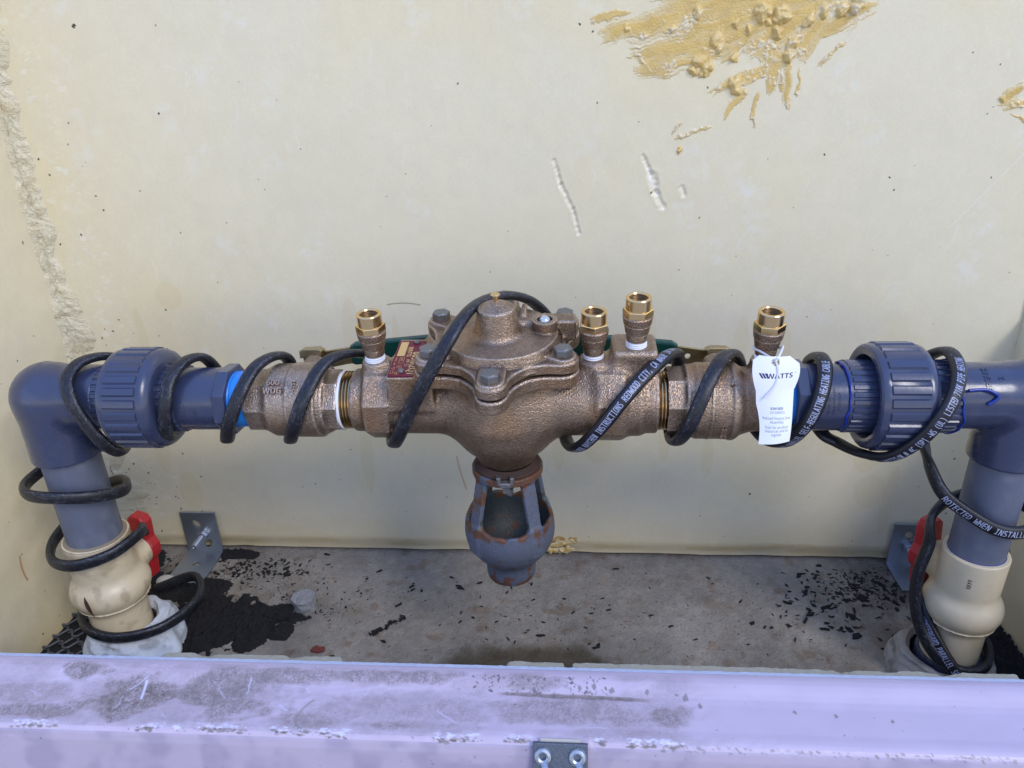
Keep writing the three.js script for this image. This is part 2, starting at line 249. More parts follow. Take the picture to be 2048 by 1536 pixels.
  c.strokeStyle = 'rgba(238,232,214,0.9)'; for (const [a, b, d, e, q] of [[41, 198, 48, 172, 1.6], [48, 172, 61, 145, 2], [61, 145, 69, 116, 1.6], [44, 176, 47, 168, 1.4], [136, 202, 145, 184, 1.6], [143, 186, 152, 162, 5], [152, 162, 161, 145, 3.4], [180, 167, 183, 158, 2.4]]) for (let n = 0; n < 4; n++) { c.lineWidth = q * (0.2 + 0.35 * R()); c.beginPath(); c.moveTo(a + (R() - 0.5) * q, b + 2 * R()); c.lineTo(d + (R() - 0.5) * q, e - 2 * R()); c.stroke(); }
  c.strokeStyle = 'rgba(235,235,228,0.5)'; c.lineWidth = 1; c.beginPath(); c.moveTo(545, 215); c.lineTo(470, 118); c.stroke();
  for (let n = 0; n < 60; n++) { const x = -480 + 980 * R(); c.fillStyle = 'rgba(176,128,60,' + 0.12 * R() + ')'; c.beginPath(); c.ellipse(x, -322 + 14 * R(), 6 + 40 * R(), 2 + 5 * R(), 0, 0, 7); c.fill(); }
  c.fillStyle = 'rgba(186,136,60,0.6)'; for (let n = 0; n < 26; n++) { c.beginPath(); c.ellipse(32 + 34 * R(), -322 + 20 * R(), 1 + 5 * R(), 1 + 3 * R(), R() * 3, 0, 7); c.fill(); }
});
const sideTex = wallTexture(1400, 1400, -240, 260, -345, 500, 71, (c, R) => {
  c.fillStyle = '#2a2724'; for (let n = 0; n < 80; n++) speck(c, -200 + 420 * R(), -320 + 620 * R() * R(), 0.4 + 1.3 * R() * R() * R(), R() * 3);
  c.strokeStyle = 'rgba(60,45,35,0.9)'; c.lineWidth = 1.6; c.beginPath(); c.moveTo(-165, 112); c.lineTo(-160, 88); c.stroke();
  c.strokeStyle = 'rgba(170,110,60,0.5)'; c.lineWidth = 2.2; c.beginPath(); c.moveTo(12, -205); c.quadraticCurveTo(16, -225, 13, -240); c.stroke();
  for (let n = 0; n < 160; n++) { const x = -200 + 420 * R(), y = -320 + 700 * R(), a = 1.2 + R(), l = 5 + 30 * R() * R(); c.strokeStyle = 'rgba(236,236,230,' + (0.08 + 0.2 * R()) + ')'; c.lineWidth = 0.6 + 2.4 * R() * R(); c.beginPath(); c.moveTo(x, y); c.lineTo(x + l * Math.cos(a), y + l * Math.sin(a)); c.stroke(); }
});
const wallBump = dataTex(512, (u, v) => 0.5 * nt(u * 9, v * 9, 9, 41) + 0.3 * nt(u * 26, v * 26, 26, 42) + 0.2 * nt(u * 90, v * 90, 90, 43), 1);
wallBump.repeat.set(6, 4);
const wallMat = (map) => new THREE.MeshPhysicalMaterial({ name: 'pale_yellow_panel', map, roughness: 0.34, bumpMap: wallBump, bumpScale: 0.0002 });
// a panel with a gently uneven face; gouges cut into it
const gouges = [[41, 198, 48, 172, 2], [48, 172, 61, 145, 2.4], [61, 145, 68, 118, 2], [136, 202, 147, 181, 2], [147, 181, 152, 162, 4.5], [152, 162, 160, 146, 3.4], [180, 167, 183, 158, 2.4]];
const segD = (x, y, a, b, c, d) => { const t = clamp(((x - a) * (c - a) + (y - b) * (d - b)) / ((c - a) ** 2 + (d - b) ** 2)); return Math.hypot(x - a - t * (c - a), y - b - t * (d - b)); };
function backDepth(x, y) {
  let z = 2.2 * (fbm2(x / 130 + 3, y / 130, 2, 91) - 0.5) + 0.2 * (fbm2(x / 22, y / 22, 2, 92) - 0.5);
  for (const [a, b, c, d, w] of gouges) { const q = segD(x, y, a, b, c, d) / (w * (0.6 + 0.9 * n2(x / 4, y / 4, 95))); if (q < 2) z += q < 1 ? -1.8 * (1 - q * q) * (0.5 + n2(x / 2, y / 2, 96)) : 0.5 * (2 - q) * n2(x / 3, y / 3, 97); }
  return z;
}
function panel(nu, nv, f, uvf) {
  const P = [], U = [], I = []; for (let j = 0; j <= nv; j++) for (let i = 0; i <= nu; i++) { P.push(...f(i / nu, j / nv)); U.push(...uvf(i / nu, j / nv)); }
  for (let j = 0; j < nv; j++) for (let i = 0; i < nu; i++) { const a = j * (nu + 1) + i; I.push(a, a + 1, a + nu + 2, a, a + nu + 2, a + nu + 1); }
  const g = new THREE.BufferGeometry(); g.setAttribute('position', new THREE.Float32BufferAttribute(P, 3)); g.setAttribute('uv', new THREE.Float32BufferAttribute(U, 2)); g.setIndex(I); g.computeVertexNormals(); return g;
}
const backFace = panel(820, 550, (u, v) => { const x = lerp(-620, 620, u), y = lerp(-328, 500, v), foot = 5 * step(-305, -328, y); return [x, y + (v === 0 ? 1.6 * (n2(x / 24, 3, 99) - 0.5) : 0), BACK + backDepth(x, y) - foot]; }, (u, v) => [u, (lerp(-328, 500, v) + 345) / 845]);
const bw = structure('back_wall', backFace, wallMat(backTex), 'pale yellow scuffed back wall of the open pipe enclosure', 'wall');
part('backing', box(-640, 640, -326, 500, BACK - 45, BACK - 8), std({ name: 'panel_backing', color: lin(0.5, 0.5, 0.42), roughness: 0.9 }), bw);
const FRONT_EDGE = (y, s) => lerp(176, s > 0 ? -20 : -187, clamp((y + 168) / (s > 0 ? 560 : 180)));  // upper wall fronts cut back out of view so more light gets in
const sideFace = (x, s) => panel(120, 240, (u, v) => { const y = lerp(FLOOR, 500, v), zf = FRONT_EDGE(y, s), z = s > 0 ? lerp(zf, BACK - 6, u) : lerp(BACK - 6, zf, u); return [x + s * 1.6 * (fbm2(z / 60, y / 60 + x, 3, 93) - 0.5) * 2 + s * 16 * step(-200, -333, y) * step(60, -190, z) * 0.6, y, z]; }, (u, v) => [0.2 + 0.6 * (s > 0 ? 1 - u : u), (lerp(FLOOR, 500, v) + 345) / 845]);
const sideSlab = (a, b, s) => extrude([[-176, FLOOR], [-176, -168], s > 0 ? [20, 392] : [187, 12], s > 0 ? [20, 500] : [187, 500], [196, 500], [196, FLOOR]], b - a, 0).rotateY(Math.PI / 2).translate(a, 0, 0);
const lw = structure('left_wall', sideFace(LEFT, 1), wallMat(sideTex), 'pale yellow left side wall of the pipe enclosure', 'wall');
part('backing', boxUV(sideSlab(LEFT - 45, LEFT - 6, 1)), std({ name: 'panel_backing_left', color: lin(0.5, 0.5, 0.42), roughness: 0.9 }), lw);
const rw = structure('right_wall', sideFace(RIGHT, -1), wallMat(sideTex), 'pale yellow right side wall of the pipe enclosure', 'wall');
part('backing', boxUV(sideSlab(RIGHT + 6, RIGHT + 45, -1)), std({ name: 'panel_backing_right', color: lin(0.5, 0.5, 0.42), roughness: 0.9 }), rw);

// front lip: foam core, sawn skin edge, painted flange with a raised bead and a sloping face
{
  const w = 2048, h = 400, PX0 = -620, PX1 = 620;
  const prof = [[184.5, 1.5], [187, 2.6], [191, 3.4], [196, 3.2], [200, 2.0], [204, 0.2], [208, -1.2], [214, -1.9], [226, -2.4], [238, -2.8], [243, -2.6], [247, -2.9], [250, -4.2], [253, -7.5], [255.5, -13], [259, -26], [266, -50], [276, -86], [287, -125]];
  const L = [0]; for (let i = 1; i < prof.length; i++) L.push(L[i - 1] + Math.hypot(prof[i][0] - prof[i - 1][0], prof[i][1] - prof[i - 1][1]));
  const len = L[L.length - 1];
  // wear: bare, dirty laminate where paint has gone, mostly on the left half
  const PATCH = [[-358, 13, 17, 9, 0.8], [-396, 36, 40, 12, 0.4], [-374, 56, 46, 8, 0.65], [-300, 36, 42, 24, 0.85], [-305, 57, 18, 10, 0.7], [-228, 30, 48, 26, 0.7], [-180, 14, 40, 8, 0.6], [-110, 13, 80, 8, 0.65], [-150, 58, 30, 7, 0.5], [-70, 42, 60, 16, 0.4], [-70, 57, 46, 8, 0.55], [20, 14, 26, 9, 0.5], [40, 38, 46, 12, 0.5], [95, 40, 40, 16, 0.5], [130, 38, 20, 13, 0.65], [108, 58, 36, 8, 0.35], [-455, 14, 22, 8, 0.3]];
  const dirtAt = (x, s) => {
    const f = fbm2(x / 44 + s / 70, s / 17, 5, 131), g = fbm2(x / 8, s / 8, 3, 137), big = fbm2(x / 120 + 4, s / 60, 2, 139);
    const grit = step(0.28, 0.66, n2(x / 0.8, s / 0.8, 143) * 0.55 + g * 0.55); let a = 0;
    for (const [px, ps, rx, rs, q] of PATCH) { const d = Math.hypot((x - px) / rx, (s - ps) / rs) + 1.9 * (f - 0.5) + 0.8 * (g - 0.5); a = Math.max(a, q * step(1.25, 0.45, d)); }
    a = Math.max(a, 0.24 * step(-470, -400, x) * step(190, 130, x) * step(0.42, 0.6, f) * (s < 66 ? 1 : 0.2)) * step(3, 9, s) * (s > 67 ? 0.3 : 1);
    const band = x > -8 && x < 136 ? step(1.7, 0, Math.abs(s - (25 + 0.02 * x + 1.2 * (fbm2(x / 16, 3, 2, 145) - 0.5))) - 0.2 - 1.4 * g * step(-10, 40, x)) * 0.9 * step(-8, 12, x) * step(136, 100, x) : 0;
    return clamp(Math.max(a * (0.45 + 0.65 * grit), band));
  };
  const tex = canvasTex(w, h, (c) => {
    const im = c.createImageData(w, h), d = im.data;
    for (let j = 0; j < h; j++) for (let i = 0; i < w; i++) {
      const x = PX0 + (PX1 - PX0) * i / w, s = len * (1 - j / h), o = (j * w + i) * 4;
      const k = 1 + 0.05 * (fbm2(x / 20, s / 14, 3, 141) - 0.5), a = dirtAt(x, s), gr = 0.75 + 0.5 * fbm2(x / 3.2, s / 3.2, 3, 151);
      const edge = s > 70 ? 0.5 + 0.5 * step(0.4, 0.7, fbm2(x / 24, s / 24, 3, 161)) : 0;  // sloping face coloured darker for the shade on it, mottled with grime
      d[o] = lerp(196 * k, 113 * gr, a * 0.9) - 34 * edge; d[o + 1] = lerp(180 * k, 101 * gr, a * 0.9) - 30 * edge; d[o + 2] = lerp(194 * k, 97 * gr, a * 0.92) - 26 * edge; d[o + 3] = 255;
    }
    c.putImageData(im, 0, 0); c.setTransform(w / (PX1 - PX0), 0, 0, -h / len, -PX0 * w / (PX1 - PX0), h);
    const R = rng(77);
    for (let n = 0; n < 18; n++) { const x = -420 + 500 * R(), s = 16 + 40 * R(), l = 4 + 16 * R(), a = (R() - 0.5) * 2.4 + (R() < 0.3 ? 1.5 : 0); c.strokeStyle = 'rgba(205,200,226,' + (0.35 + 0.4 * R()) + ')'; c.lineWidth = 0.5 + 0.9 * R(); c.beginPath(); c.moveTo(x, s); for (let q = 1; q < 6; q++) c.lineTo(x + l * q / 5 * Math.cos(a) + 1.6 * (R() - 0.5), s + l * q / 5 * Math.sin(a) + 1.2 * (R() - 0.5)); c.stroke(); }
    c.strokeStyle = 'rgba(210,205,230,0.95)'; c.lineWidth = 2.2; c.beginPath(); c.moveTo(-296, 22); c.lineTo(-292, 40); c.stroke();
    c.strokeStyle = 'rgba(132,124,116,0.4)'; c.lineWidth = 0.9; for (let n = 0; n < 3; n++) { c.beginPath(); c.moveTo(-149 + n * 0.7, 36); c.quadraticCurveTo(-157 + n * 0.6, 44, -158.5 + n * 0.8, 54 + n); c.quadraticCurveTo(-157, 60, -149 + 2 * n, 65.5 - 0.4 * n); c.stroke(); }
    for (let n = 0; n < 1500; n++) { const x = -560 + 720 * R(), d = R(); c.fillStyle = d < 0.55 ? 'rgba(214,210,232,' + (0.4 + 0.6 * R()) + ')' : 'rgba(112,102,92,' + (0.3 + 0.5 * R()) + ')'; const s = 64.5 + (d < 0.55 ? -2.5 + 4 * R() : 1 + 3.2 * R()) + 3 * (fbm2(x / 30, 2, 2, 8) - 0.5); if (fbm2(x / 18, 6, 4, 9) > 0.47 + 0.12 * R()) { const z = 0.4 + 1.9 * R() * R(); c.beginPath(); c.moveTo(x - z * 1.6, s); for (let q = 0; q < 6; q++) c.lineTo(x + z * 1.8 * Math.cos(q + 3) * (0.5 + R()), s + z * 0.7 * Math.sin(q + 3) * (0.5 + R())); c.fill(); } }
    for (let n = 0; n < 260; n++) { c.fillStyle = 'rgba(130,122,124,' + (0.2 + 0.5 * R()) + ')'; speck(c, 120 + 480 * R(), 67 + 4 * R(), 0.4 + 0.8 * R(), R()); }
    c.fillStyle = 'rgba(128,118,118,0.75)'; for (const [x, s] of [[66, 19], [78, 17], [92, 20], [120, 20], [143, 22], [150, 24], [160, 31], [262, 37], [303, 40], [398, 44], [232, 34]]) { const z = 0.7 + R(); c.beginPath(); for (let q = 0; q < 9; q++) c.lineTo(x + z * 1.5 * Math.cos(q * 0.7) * (0.5 + R()), s + z * 1.8 * Math.sin(q * 0.7) * (0.5 + R())); c.fill(); }
    for (let n = 0; n < 130; n++) { c.fillStyle = 'rgba(96,86,84,' + (0.3 + 0.5 * R()) + ')'; speck(c, -22 + 110 * R(), 9 + 15 * R(), 0.4 + 1.1 * R() * R(), R() * 3); }
    for (let n = 0; n < 300; n++) { c.fillStyle = 'rgba(70,62,62,' + (0.25 + 0.4 * R()) + ')'; speck(c, -600 + 1200 * R(), 12 + (len - 12) * R(), 0.25 + 0.7 * R() * R(), R() * 3); }
  });
  // relief: paint skin proud of the bare patches, crust along the fold
  const relief = (x, s) => { const a = dirtAt(x, s), crust = step(9, 0, Math.abs(s - 66 - 3 * (fbm2(x / 30, 2, 2, 8) - 0.5))) * step(-480, -380, x) * step(330, 120, x); return -0.55 * a + 0.35 * a * (fbm2(x / 2.6, s / 2.6, 2, 171) - 0.5) + crust * 1.5 * (fbm2(x / 7, s / 7, 3, 181) - 0.42); };
  const NV = 190, face = panel(1100, NV, (u, v) => {
    const x = lerp(PX0, PX1, u), s = len * v; let i = 1; while (i < L.length - 1 && L[i] < s) i++; const t = (s - L[i - 1]) / (L[i] - L[i - 1]);
    const dz = 0.8 - 0.0055 * x, a = prof[i - 1], b = prof[i], tx = (b[0] - a[0]) / (L[i] - L[i - 1]), ty = (b[1] - a[1]) / (L[i] - L[i - 1]), q = v < 0.02 ? 0 : relief(x, s);
    return [x, LIP + lerp(a[1], b[1], t) + q * tx, lerp(a[0], b[0], t) + dz - q * ty];
  }, (u, v) => [u, v]);
  // the face runs towards the viewer, so its winding is turned over
  const ix = face.index.array; for (let i = 0; i < ix.length; i += 3) { const t = ix[i + 1]; ix[i + 1] = ix[i + 2]; ix[i + 2] = t; } face.computeVertexNormals();
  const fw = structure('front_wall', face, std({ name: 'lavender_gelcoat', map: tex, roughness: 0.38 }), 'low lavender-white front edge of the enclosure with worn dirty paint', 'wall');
  const strip = (z0, z1, y0, topf, seed, n = 900) => { // a strip with a rough, chipped top
    const P = [], I = [], U = [], m = 5; for (let i = 0; i <= n; i++) { const x = lerp(PX0, PX1, i / n), dz = 0.8 - 0.0055 * x; for (let q = 0; q <= m; q++) { const t = q / m, r = topf(x, t); P.push(x, q === 0 || q === m ? LIP + r[0] : LIP + r[0], lerp(z0 + r[1], z1, t) + dz); U.push(x / 1000, t * 0.02); } }
    const top = P.length / 3; for (let i = 0; i < n; i++) for (let q = 0; q < m; q++) { const a = i * (m + 1) + q; I.push(a, a + 1, a + m + 2, a, a + m + 2, a + m + 1); }
    for (let i = 0; i <= n; i++) { const k = i * (m + 1) * 3; P.push(P[k], P[k + 1], P[k + 2]); U.push(P[k] / 1000, 0); P.push(P[k], y0, P[k + 2]); U.push(P[k] / 1000, 0.1); }
    for (let i = 0; i < n; i++) { const a = top + i * 2; I.push(a, a + 2, a + 3, a, a + 3, a + 1); }
    const g = new THREE.BufferGeometry(); g.setAttribute('position', new THREE.Float32BufferAttribute(P, 3)); g.setAttribute('uv', new THREE.Float32BufferAttribute(U, 2)); g.setIndex(I); g.computeVertexNormals(); return toCreasedNormals(g, 0.9);
  };
  const foamTop = (x, t) => { const miss = clamp(step(-292, -306, x) + step(-140, -130, x) * step(8, 0, x) + step(4, 2, Math.abs(x - 57)) + step(9, 6, Math.abs(x - 426))); const ch = Math.max(0, fbm2(x / 26, 4, 4, 201) - 0.6) * 12; return [-4.5 * miss - ch * 0.4 + 0.9 * (fbm2(x / 4, t * 3, 3, 211) - 0.5), 1.6 * fbm2(x / 8, 5, 3, 221) + 8.5 * miss + ch]; };
  part('foam_core', strip(174, 182.2, FLOOR, foamTop, 1), std({ name: 'cream_foam', color: lin(0.46, 0.42, 0.31), roughness: 0.95, bumpMap: castBump, bumpScale: 0.0012 }), fw);
  part('sawn_edge', strip(181.5, 184.8, FLOOR, (x, t) => [1.6 + 0.5 * (fbm2(x / 3, t * 2, 2, 231) - 0.5), 0.8 * (fbm2(x / 5, 7, 3, 241) - 0.5)], 2), std({ name: 'sawn_laminate', color: lin(0.58, 0.62, 0.74), roughness: 0.8, bumpMap: castBump, bumpScale: 0.0006 }), fw);
}

// ------------------------------------------------------------------ backflow preventer (its frame leans 7 degrees towards the viewer)
const LEAN = 7 * D2R, HEX = [[-9, 71], [52, 27], [53, -46], [-8, -88], [-68, -46], [-69, 27]];
const star = (x, z, r, rl, k = 20) => { let d = Math.hypot(x + 8, z + 8) - r, l = 1e9; for (const [a, b] of HEX) l = Math.min(l, segD(x, z, -8 + (a + 8) * 0.55, -8 + (b + 8) * 0.55, a, b) - rl); return smin(d, l, k); };
const valveSDF = (x, y, z) => {
  let d = cyX(x, y, z, -124, -20, 33, 0, 0, 4);
  d = smin(d, cyX(x, y, z, 10, 128, 34, 0, 0, 6), 12);
  d = smin(d, slab(ngon(y, z, 35.5, 8), Math.abs(x + 125) - 13, 3), 5);
  d = smin(d, cyX(x, y, z, -152, -132, 31, 0, 0, 3), 4);
  d = smin(d, slab(ngon(y, z, 36.5, 8), Math.abs(x - 96) - 14, 4), 8);
  d = smin(d, cyX(x, y, z, 100, 141, 31.5, 0, 0, 2.5), 5);
  d = smin(d, bx(x, y, z, -111, -68, 8, 45.5, -42, 33, 2.5), 6);
  d = smin(d, cyY(x, y, z, 0, 44, 13, -128, -4, 3), 10);
  d = smin(d, cyY(x, y, z, -10, 48, 52, -8, -6, 6), 14);
  d = smin(d, Math.max((Math.hypot((x + 6) / 55, (y + 16) / 50, (z + 2) / 52) - 1) * 50, -y - 62), 14);
  d = smin(d, cyY(x, y, z, -66, -40, 30, -6, 0, 3), 10);
  d = smin(d, cyY(x, y, z, -4, 44, 14, 80, -6, 3), 16);
  d = smin(d, bx(x, y, z, 97, 139, -5, 57, -32, 9, 5), 12);
  d = smin(d, slab(star(x, z, 62, 14.5, 26), Math.abs(y - 44.5) - 6.5, 2), 7);
  return d;
};
const coverSDF = (x, y, z) => {
  let d = slab(star(x, z, 60, 14, 26), Math.abs(y - 58) - 5, 1.6);
  for (const [a, b] of HEX) d = smin(d, slab(segD(x, z, a, b, -8 + (a + 8) * 0.8, -8 + (b + 8) * 0.8) - 12.2, Math.abs(y - 61) - 5, 1.5), 2.5);
  const r = Math.hypot(x + 6, z + 5);
  d = smin(d, Math.max(r - (57.5 - 0.35 * (y - 60)), y - (75 - 0.075 * Math.max(0, r - 22)), 56 - y), 1.6);          // raised, slightly domed disc
  const q = Math.hypot(x + 8.5, z - 1);
  d = smin(d, smax(smax(q - (22.5 - 0.205 * (y - 73)), y - (108.5 - 0.5 * q), 1), 60 - y, 1), 6);                // bonnet
  d = smin(d, bx(x, y, z, -5, 64, 58, 79, -31, -12, 2.5), 5);                                                      // vent passage
  d = smin(d, Math.max(Math.hypot(x - 35, z + 6) - (12 - 0.14 * (84 - y)), y - 85, 60 - y), 3);
  d = Math.max(d, -Math.max(Math.hypot(x - 35, z + 6) - 7.2, 80 - y));
  d = smin(d, bx(x, y, z, 12, 17, 70, 82, -46, -20, 1.5), 3);
  return d;
};
// worn, brighter metal along the proud edges, hollows painted darker to deepen their shade
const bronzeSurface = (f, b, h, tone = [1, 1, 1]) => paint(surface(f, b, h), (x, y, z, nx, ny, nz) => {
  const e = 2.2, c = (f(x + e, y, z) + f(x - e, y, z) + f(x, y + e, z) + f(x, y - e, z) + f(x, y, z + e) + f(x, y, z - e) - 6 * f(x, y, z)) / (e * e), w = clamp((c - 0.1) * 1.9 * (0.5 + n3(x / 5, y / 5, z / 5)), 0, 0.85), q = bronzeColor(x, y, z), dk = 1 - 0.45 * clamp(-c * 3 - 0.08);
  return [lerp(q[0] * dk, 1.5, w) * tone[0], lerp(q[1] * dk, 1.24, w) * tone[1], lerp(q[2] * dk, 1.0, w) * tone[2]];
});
function hexBolt(x, y, z, turn, r = 8.7, h = 7.5) {
  const g = extrude([0, 1, 2, 3, 4, 5].map((i) => [r * Math.cos(i * Math.PI / 3 + turn), r * Math.sin(i * Math.PI / 3 + turn)]), h, 0.7); g.rotateX(-Math.PI / 2); g.translate(x, y, z);
  return merge([boxUV(g), rev([[0.01, h + 0.35], [r * 0.72, h + 0.3], [r * 0.78, h - 0.4]], 'y', [x, y, z], 32)]);
}
function threads(x0, x1, r, pitch, depth, axis = 'x', at = [0, 0, 0]) { const p = []; for (let x = x0; x < x1 - 0.01; x += pitch) p.push([r - depth, x], [r, x + pitch * 0.35], [r, x + pitch * 0.65]); p.push([r - depth, x1]); return rev([[r * 0.5, x0], ...p, [r * 0.5, x1]], axis, at, 72, 0.5); }
function testCock(parent, x, y, z, turn, origin) {
  const at = (g) => g, o = [x, y, z];
  const body = part('test_cock', paint(rev([[8.6, 5.5], [9.4, 6.2], [10, 13], [9.8, 13.6], [10.9, 14.4], [12.2, 22], [11.9, 22.8], [13, 23.8], [13.9, 30.2], [13, 31.4], [6, 31.4]], 'y', o, 48, 0.5), bronzeColor), M.bronze, parent);
  part('thread_tape', rev([[6, -1], [9.4, -1], [9.9, 0.4], [9.3, 1.2], [9.8, 2.2], [9.2, 3], [9.6, 4.1], [8.9, 5], [9.2, 5.8], [6, 6.2]], 'y', o, 40, 0.9), M.ptfe, body);
  const hex = extrude([0, 1, 2, 3, 4, 5].map((i) => [13.9 * Math.cos(i * Math.PI / 3 + turn), 13.9 * Math.sin(i * Math.PI / 3 + turn)]), 7.2, 0.8); hex.rotateX(-Math.PI / 2); hex.translate(x, y + 30.8, z);
  const cap = [[11.6, 37], [11.6, 48.4], [10.9, 49.2], [8.9, 49.2], [8.2, 48.2], [8.2, 47.4]], bore = [[8.2, 47.4]]; for (let q = 47.5; q > 36; q -= 1.6) bore.push([7.6, q], [8.3, q - 0.8]); bore.push([0.01, 35]);
  part('brass_cap', merge([boxUV(hex), rev(cap, 'y', o, 56, 0.5)]), M.brass, body); part('threaded_bore', rev(bore, 'y', o, 48, 0.5), M.bore, body);
}
const bp = thing('backflow_preventer', 'big cast bronze backflow preventer valve with six-bolt cover across the middle', 'valve', [0, 0, 0]);
bp.rotation.x = LEAN;
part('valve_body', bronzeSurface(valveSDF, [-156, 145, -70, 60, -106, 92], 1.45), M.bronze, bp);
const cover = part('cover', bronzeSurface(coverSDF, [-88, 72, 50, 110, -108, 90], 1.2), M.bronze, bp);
HEX.forEach(([x, z], i) => part('bolt', hexBolt(x, 65.6, z, 0.4 + i * 0.5), M.steel, cover));
part('gasket', boxUV(extrude(Array.from({ length: 90 }, (_, i) => { const a = i / 90 * Math.PI * 2; let r = 30; while (star(-8 + r * Math.cos(a), -8 + r * Math.sin(a), 60, 14, 26) < -5 && r < 110) r += 0.5; return [-8 + r * Math.cos(a), 8 - r * Math.sin(a)]; }), 3.2, 0).rotateX(-Math.PI / 2).translate(0, 50.3, 0)), M.black, bp);
part('vent_screw', rev([[2.2, 104], [2.2, 109], [2.6, 109.6], [4.2, 111.6], [4.4, 112.8], [3.8, 113.4], [0.01, 113.5]], 'y', [-8.5, 0, 1], 32), M.brass, cover);
part('ball_plug', rev(Array.from({ length: 14 }, (_, i) => [5.6 * Math.cos(i / 13 * Math.PI / 2), 82 + 5.6 * Math.sin(i / 13 * Math.PI / 2)]), 'y', [35, 0, -6], 32), M.chrome, cover);
part('plug_seat', rev([[0.01, 80.5], [7, 80.6]], 'y', [35, 0, -6], 32), M.black, cover);
testCock(bp, -128, 43.5, -4, 0.25); testCock(bp, 80, 43.5, -6, 0.55); testCock(bp, 119.5, 56.8, -6.5, 0.9);
part('threaded_nipple', threads(-163, -146, 28.6, 3.0, 1.9), M.thread, bp); part('threaded_nipple', threads(136, 150, 28.6, 3.0, 1.9), M.thread, bp);
{ // rating plate with its rivets
  const t = canvasTex(1024, 416, (c, w, h) => {
    const gold = '#d9b878'; c.fillStyle = '#6d1430'; c.fillRect(0, 0, w, h);
    const R = rng(3); for (let i = 0; i < 900; i++) { c.fillStyle = 'rgba(40,10,20,' + 0.25 * R() + ')'; c.fillRect(R() * w, R() * h, 2 + 9 * R(), 1 + 4 * R()); }
    c.fillStyle = gold; c.textBaseline = 'middle'; c.save(); c.translate(300, 82); c.scale(1.0, 1.2); c.font = 'bold 148px sans-serif'; c.fillText('009M2QT', 40, 0); c.restore();
    c.font = 'bold 92px sans-serif'; c.fillText('WATTS', 190, 196); c.font = 'bold 74px sans-serif'; c.fillText('PP', 560, 186); c.lineWidth = 7; c.strokeStyle = gold; c.beginPath(); c.arc(720, 186, 32, 0, 7); c.stroke(); c.font = 'bold 40px sans-serif'; c.fillText('c', 706, 184); c.font = '24px sans-serif'; c.fillText('REGULATOR', 190, 240);
    c.fillRect(40, 262, 420, 118); c.lineWidth = 5; c.strokeRect(500, 250, 170, 66); c.font = 'bold 34px sans-serif'; c.fillText('ASSE', 522, 285); c.font = 'bold 30px sans-serif'; c.fillText('175 PSI', 500, 372); c.fillText('180F', 650, 372);
    c.beginPath(); c.arc(770, 285, 34, 0, 7); c.stroke(); c.beginPath(); c.arc(940, 290, 36, 0, 7); c.stroke(); c.beginPath(); c.moveTo(780, 350); c.lineTo(840, 350); c.lineTo(810, 396); c.closePath(); c.stroke(); c.strokeRect(880, 352, 70, 40); c.font = 'bold 26px sans-serif'; c.fillText('UL', 753, 286); c.fillText('FM', 921, 292);
  });
  const pl = extrude([[-14, -34], [12.5, -34], [14, -32.5], [14, 32.5], [12.5, 34], [-12.5, 34], [-14, 32.5]], 1.2, 0.25); const p = pl.attributes.position, uv = pl.attributes.uv;
  for (let i = 0; i < p.count; i++) uv.setXY(i, (34 - p.getY(i)) / 68, (p.getX(i) + 14) / 28);
  pl.rotateX(-Math.PI / 2); pl.rotateY(0.02); pl.scale(0.94, 1, 1); pl.translate(-96, 45.8, -1);
  const np = part('rating_plate', pl, std({ name: 'maroon_plate', map: t, roughness: 0.42, metalness: 0.25 }), bp, 'maroon rating plate with gold lettering');
  for (const [x, z] of [[-92, -31], [-97, 25]]) part('rivet', hexBolt(x, 46.6, z, 0.3, 3.4, 2.2), M.steel, np);
}

let markFont = null;
// ------------------------------------------------------------------ ball valves with green levers
const rib = (pts, w, t) => { // a strip of width w following points in x-y, thickness t along z
  const top = pts.map(([x, y], i) => [x, y + (pts[i][2] ?? w) / 2]), bot = pts.map(([x, y], i) => [x, y - (pts[i][2] ?? w) / 2]).reverse(); return extrude([...top, ...bot], t, 0.5);
};
function lever(parent, pivot, dir) {
  const [px, py, pz] = pivot, f = (g) => { if (dir < 0) { g.scale(-1, 1, 1); const ix = g.index; if (ix) { const a = ix.array; for (let i = 0; i < a.length; i += 3) [a[i], a[i + 1]] = [a[i + 1], a[i]]; } else { for (const k of Object.keys(g.attributes)) { const at = g.attributes[k], n = at.itemSize, a = at.array; for (let i = 0; i < a.length; i += 3 * n) for (let c = 0; c < n; c++) { const q = a[i + c]; a[i + c] = a[i + n + c]; a[i + n + c] = q; } } } } g.translate(px, py, pz); return boxUV(g); };
  const arm = extrude([[-14, -12], [12, -13], [34, -8], [50, -6], [150, 4], [150, 24], [44, 13], [14, 8], [-14, 9]], 3, 0.4, [[29, 1, 3]]);
  const l = part('lever', f(arm), M.yellowZinc, parent);
  part('grip', f(extrude([[40, -6], [44, -8], [165, 4], [170, 8], [170, 27], [166, 30], [46, 18], [40, 14]], 9, 2.2).translate(0, 0, -3)), M.green, l);
  part('stop_tab', f(extrude([[-12, 0], [10, 0], [13, 8], [9, 10], [-8, 10], [-12, 8]], 12, 1).rotateX(-0.25).translate(0, 4, 5)), M.yellowZinc, l);
  part('stem_nut', f(boxUV(extrude([0, 1, 2, 3, 4, 5].map((i) => [9 * Math.cos(i * 1.0472), 9 * Math.sin(i * 1.0472)]), 8, 0.6)).toNonIndexed().translate(0, 0, -9)), M.steel, l);
}
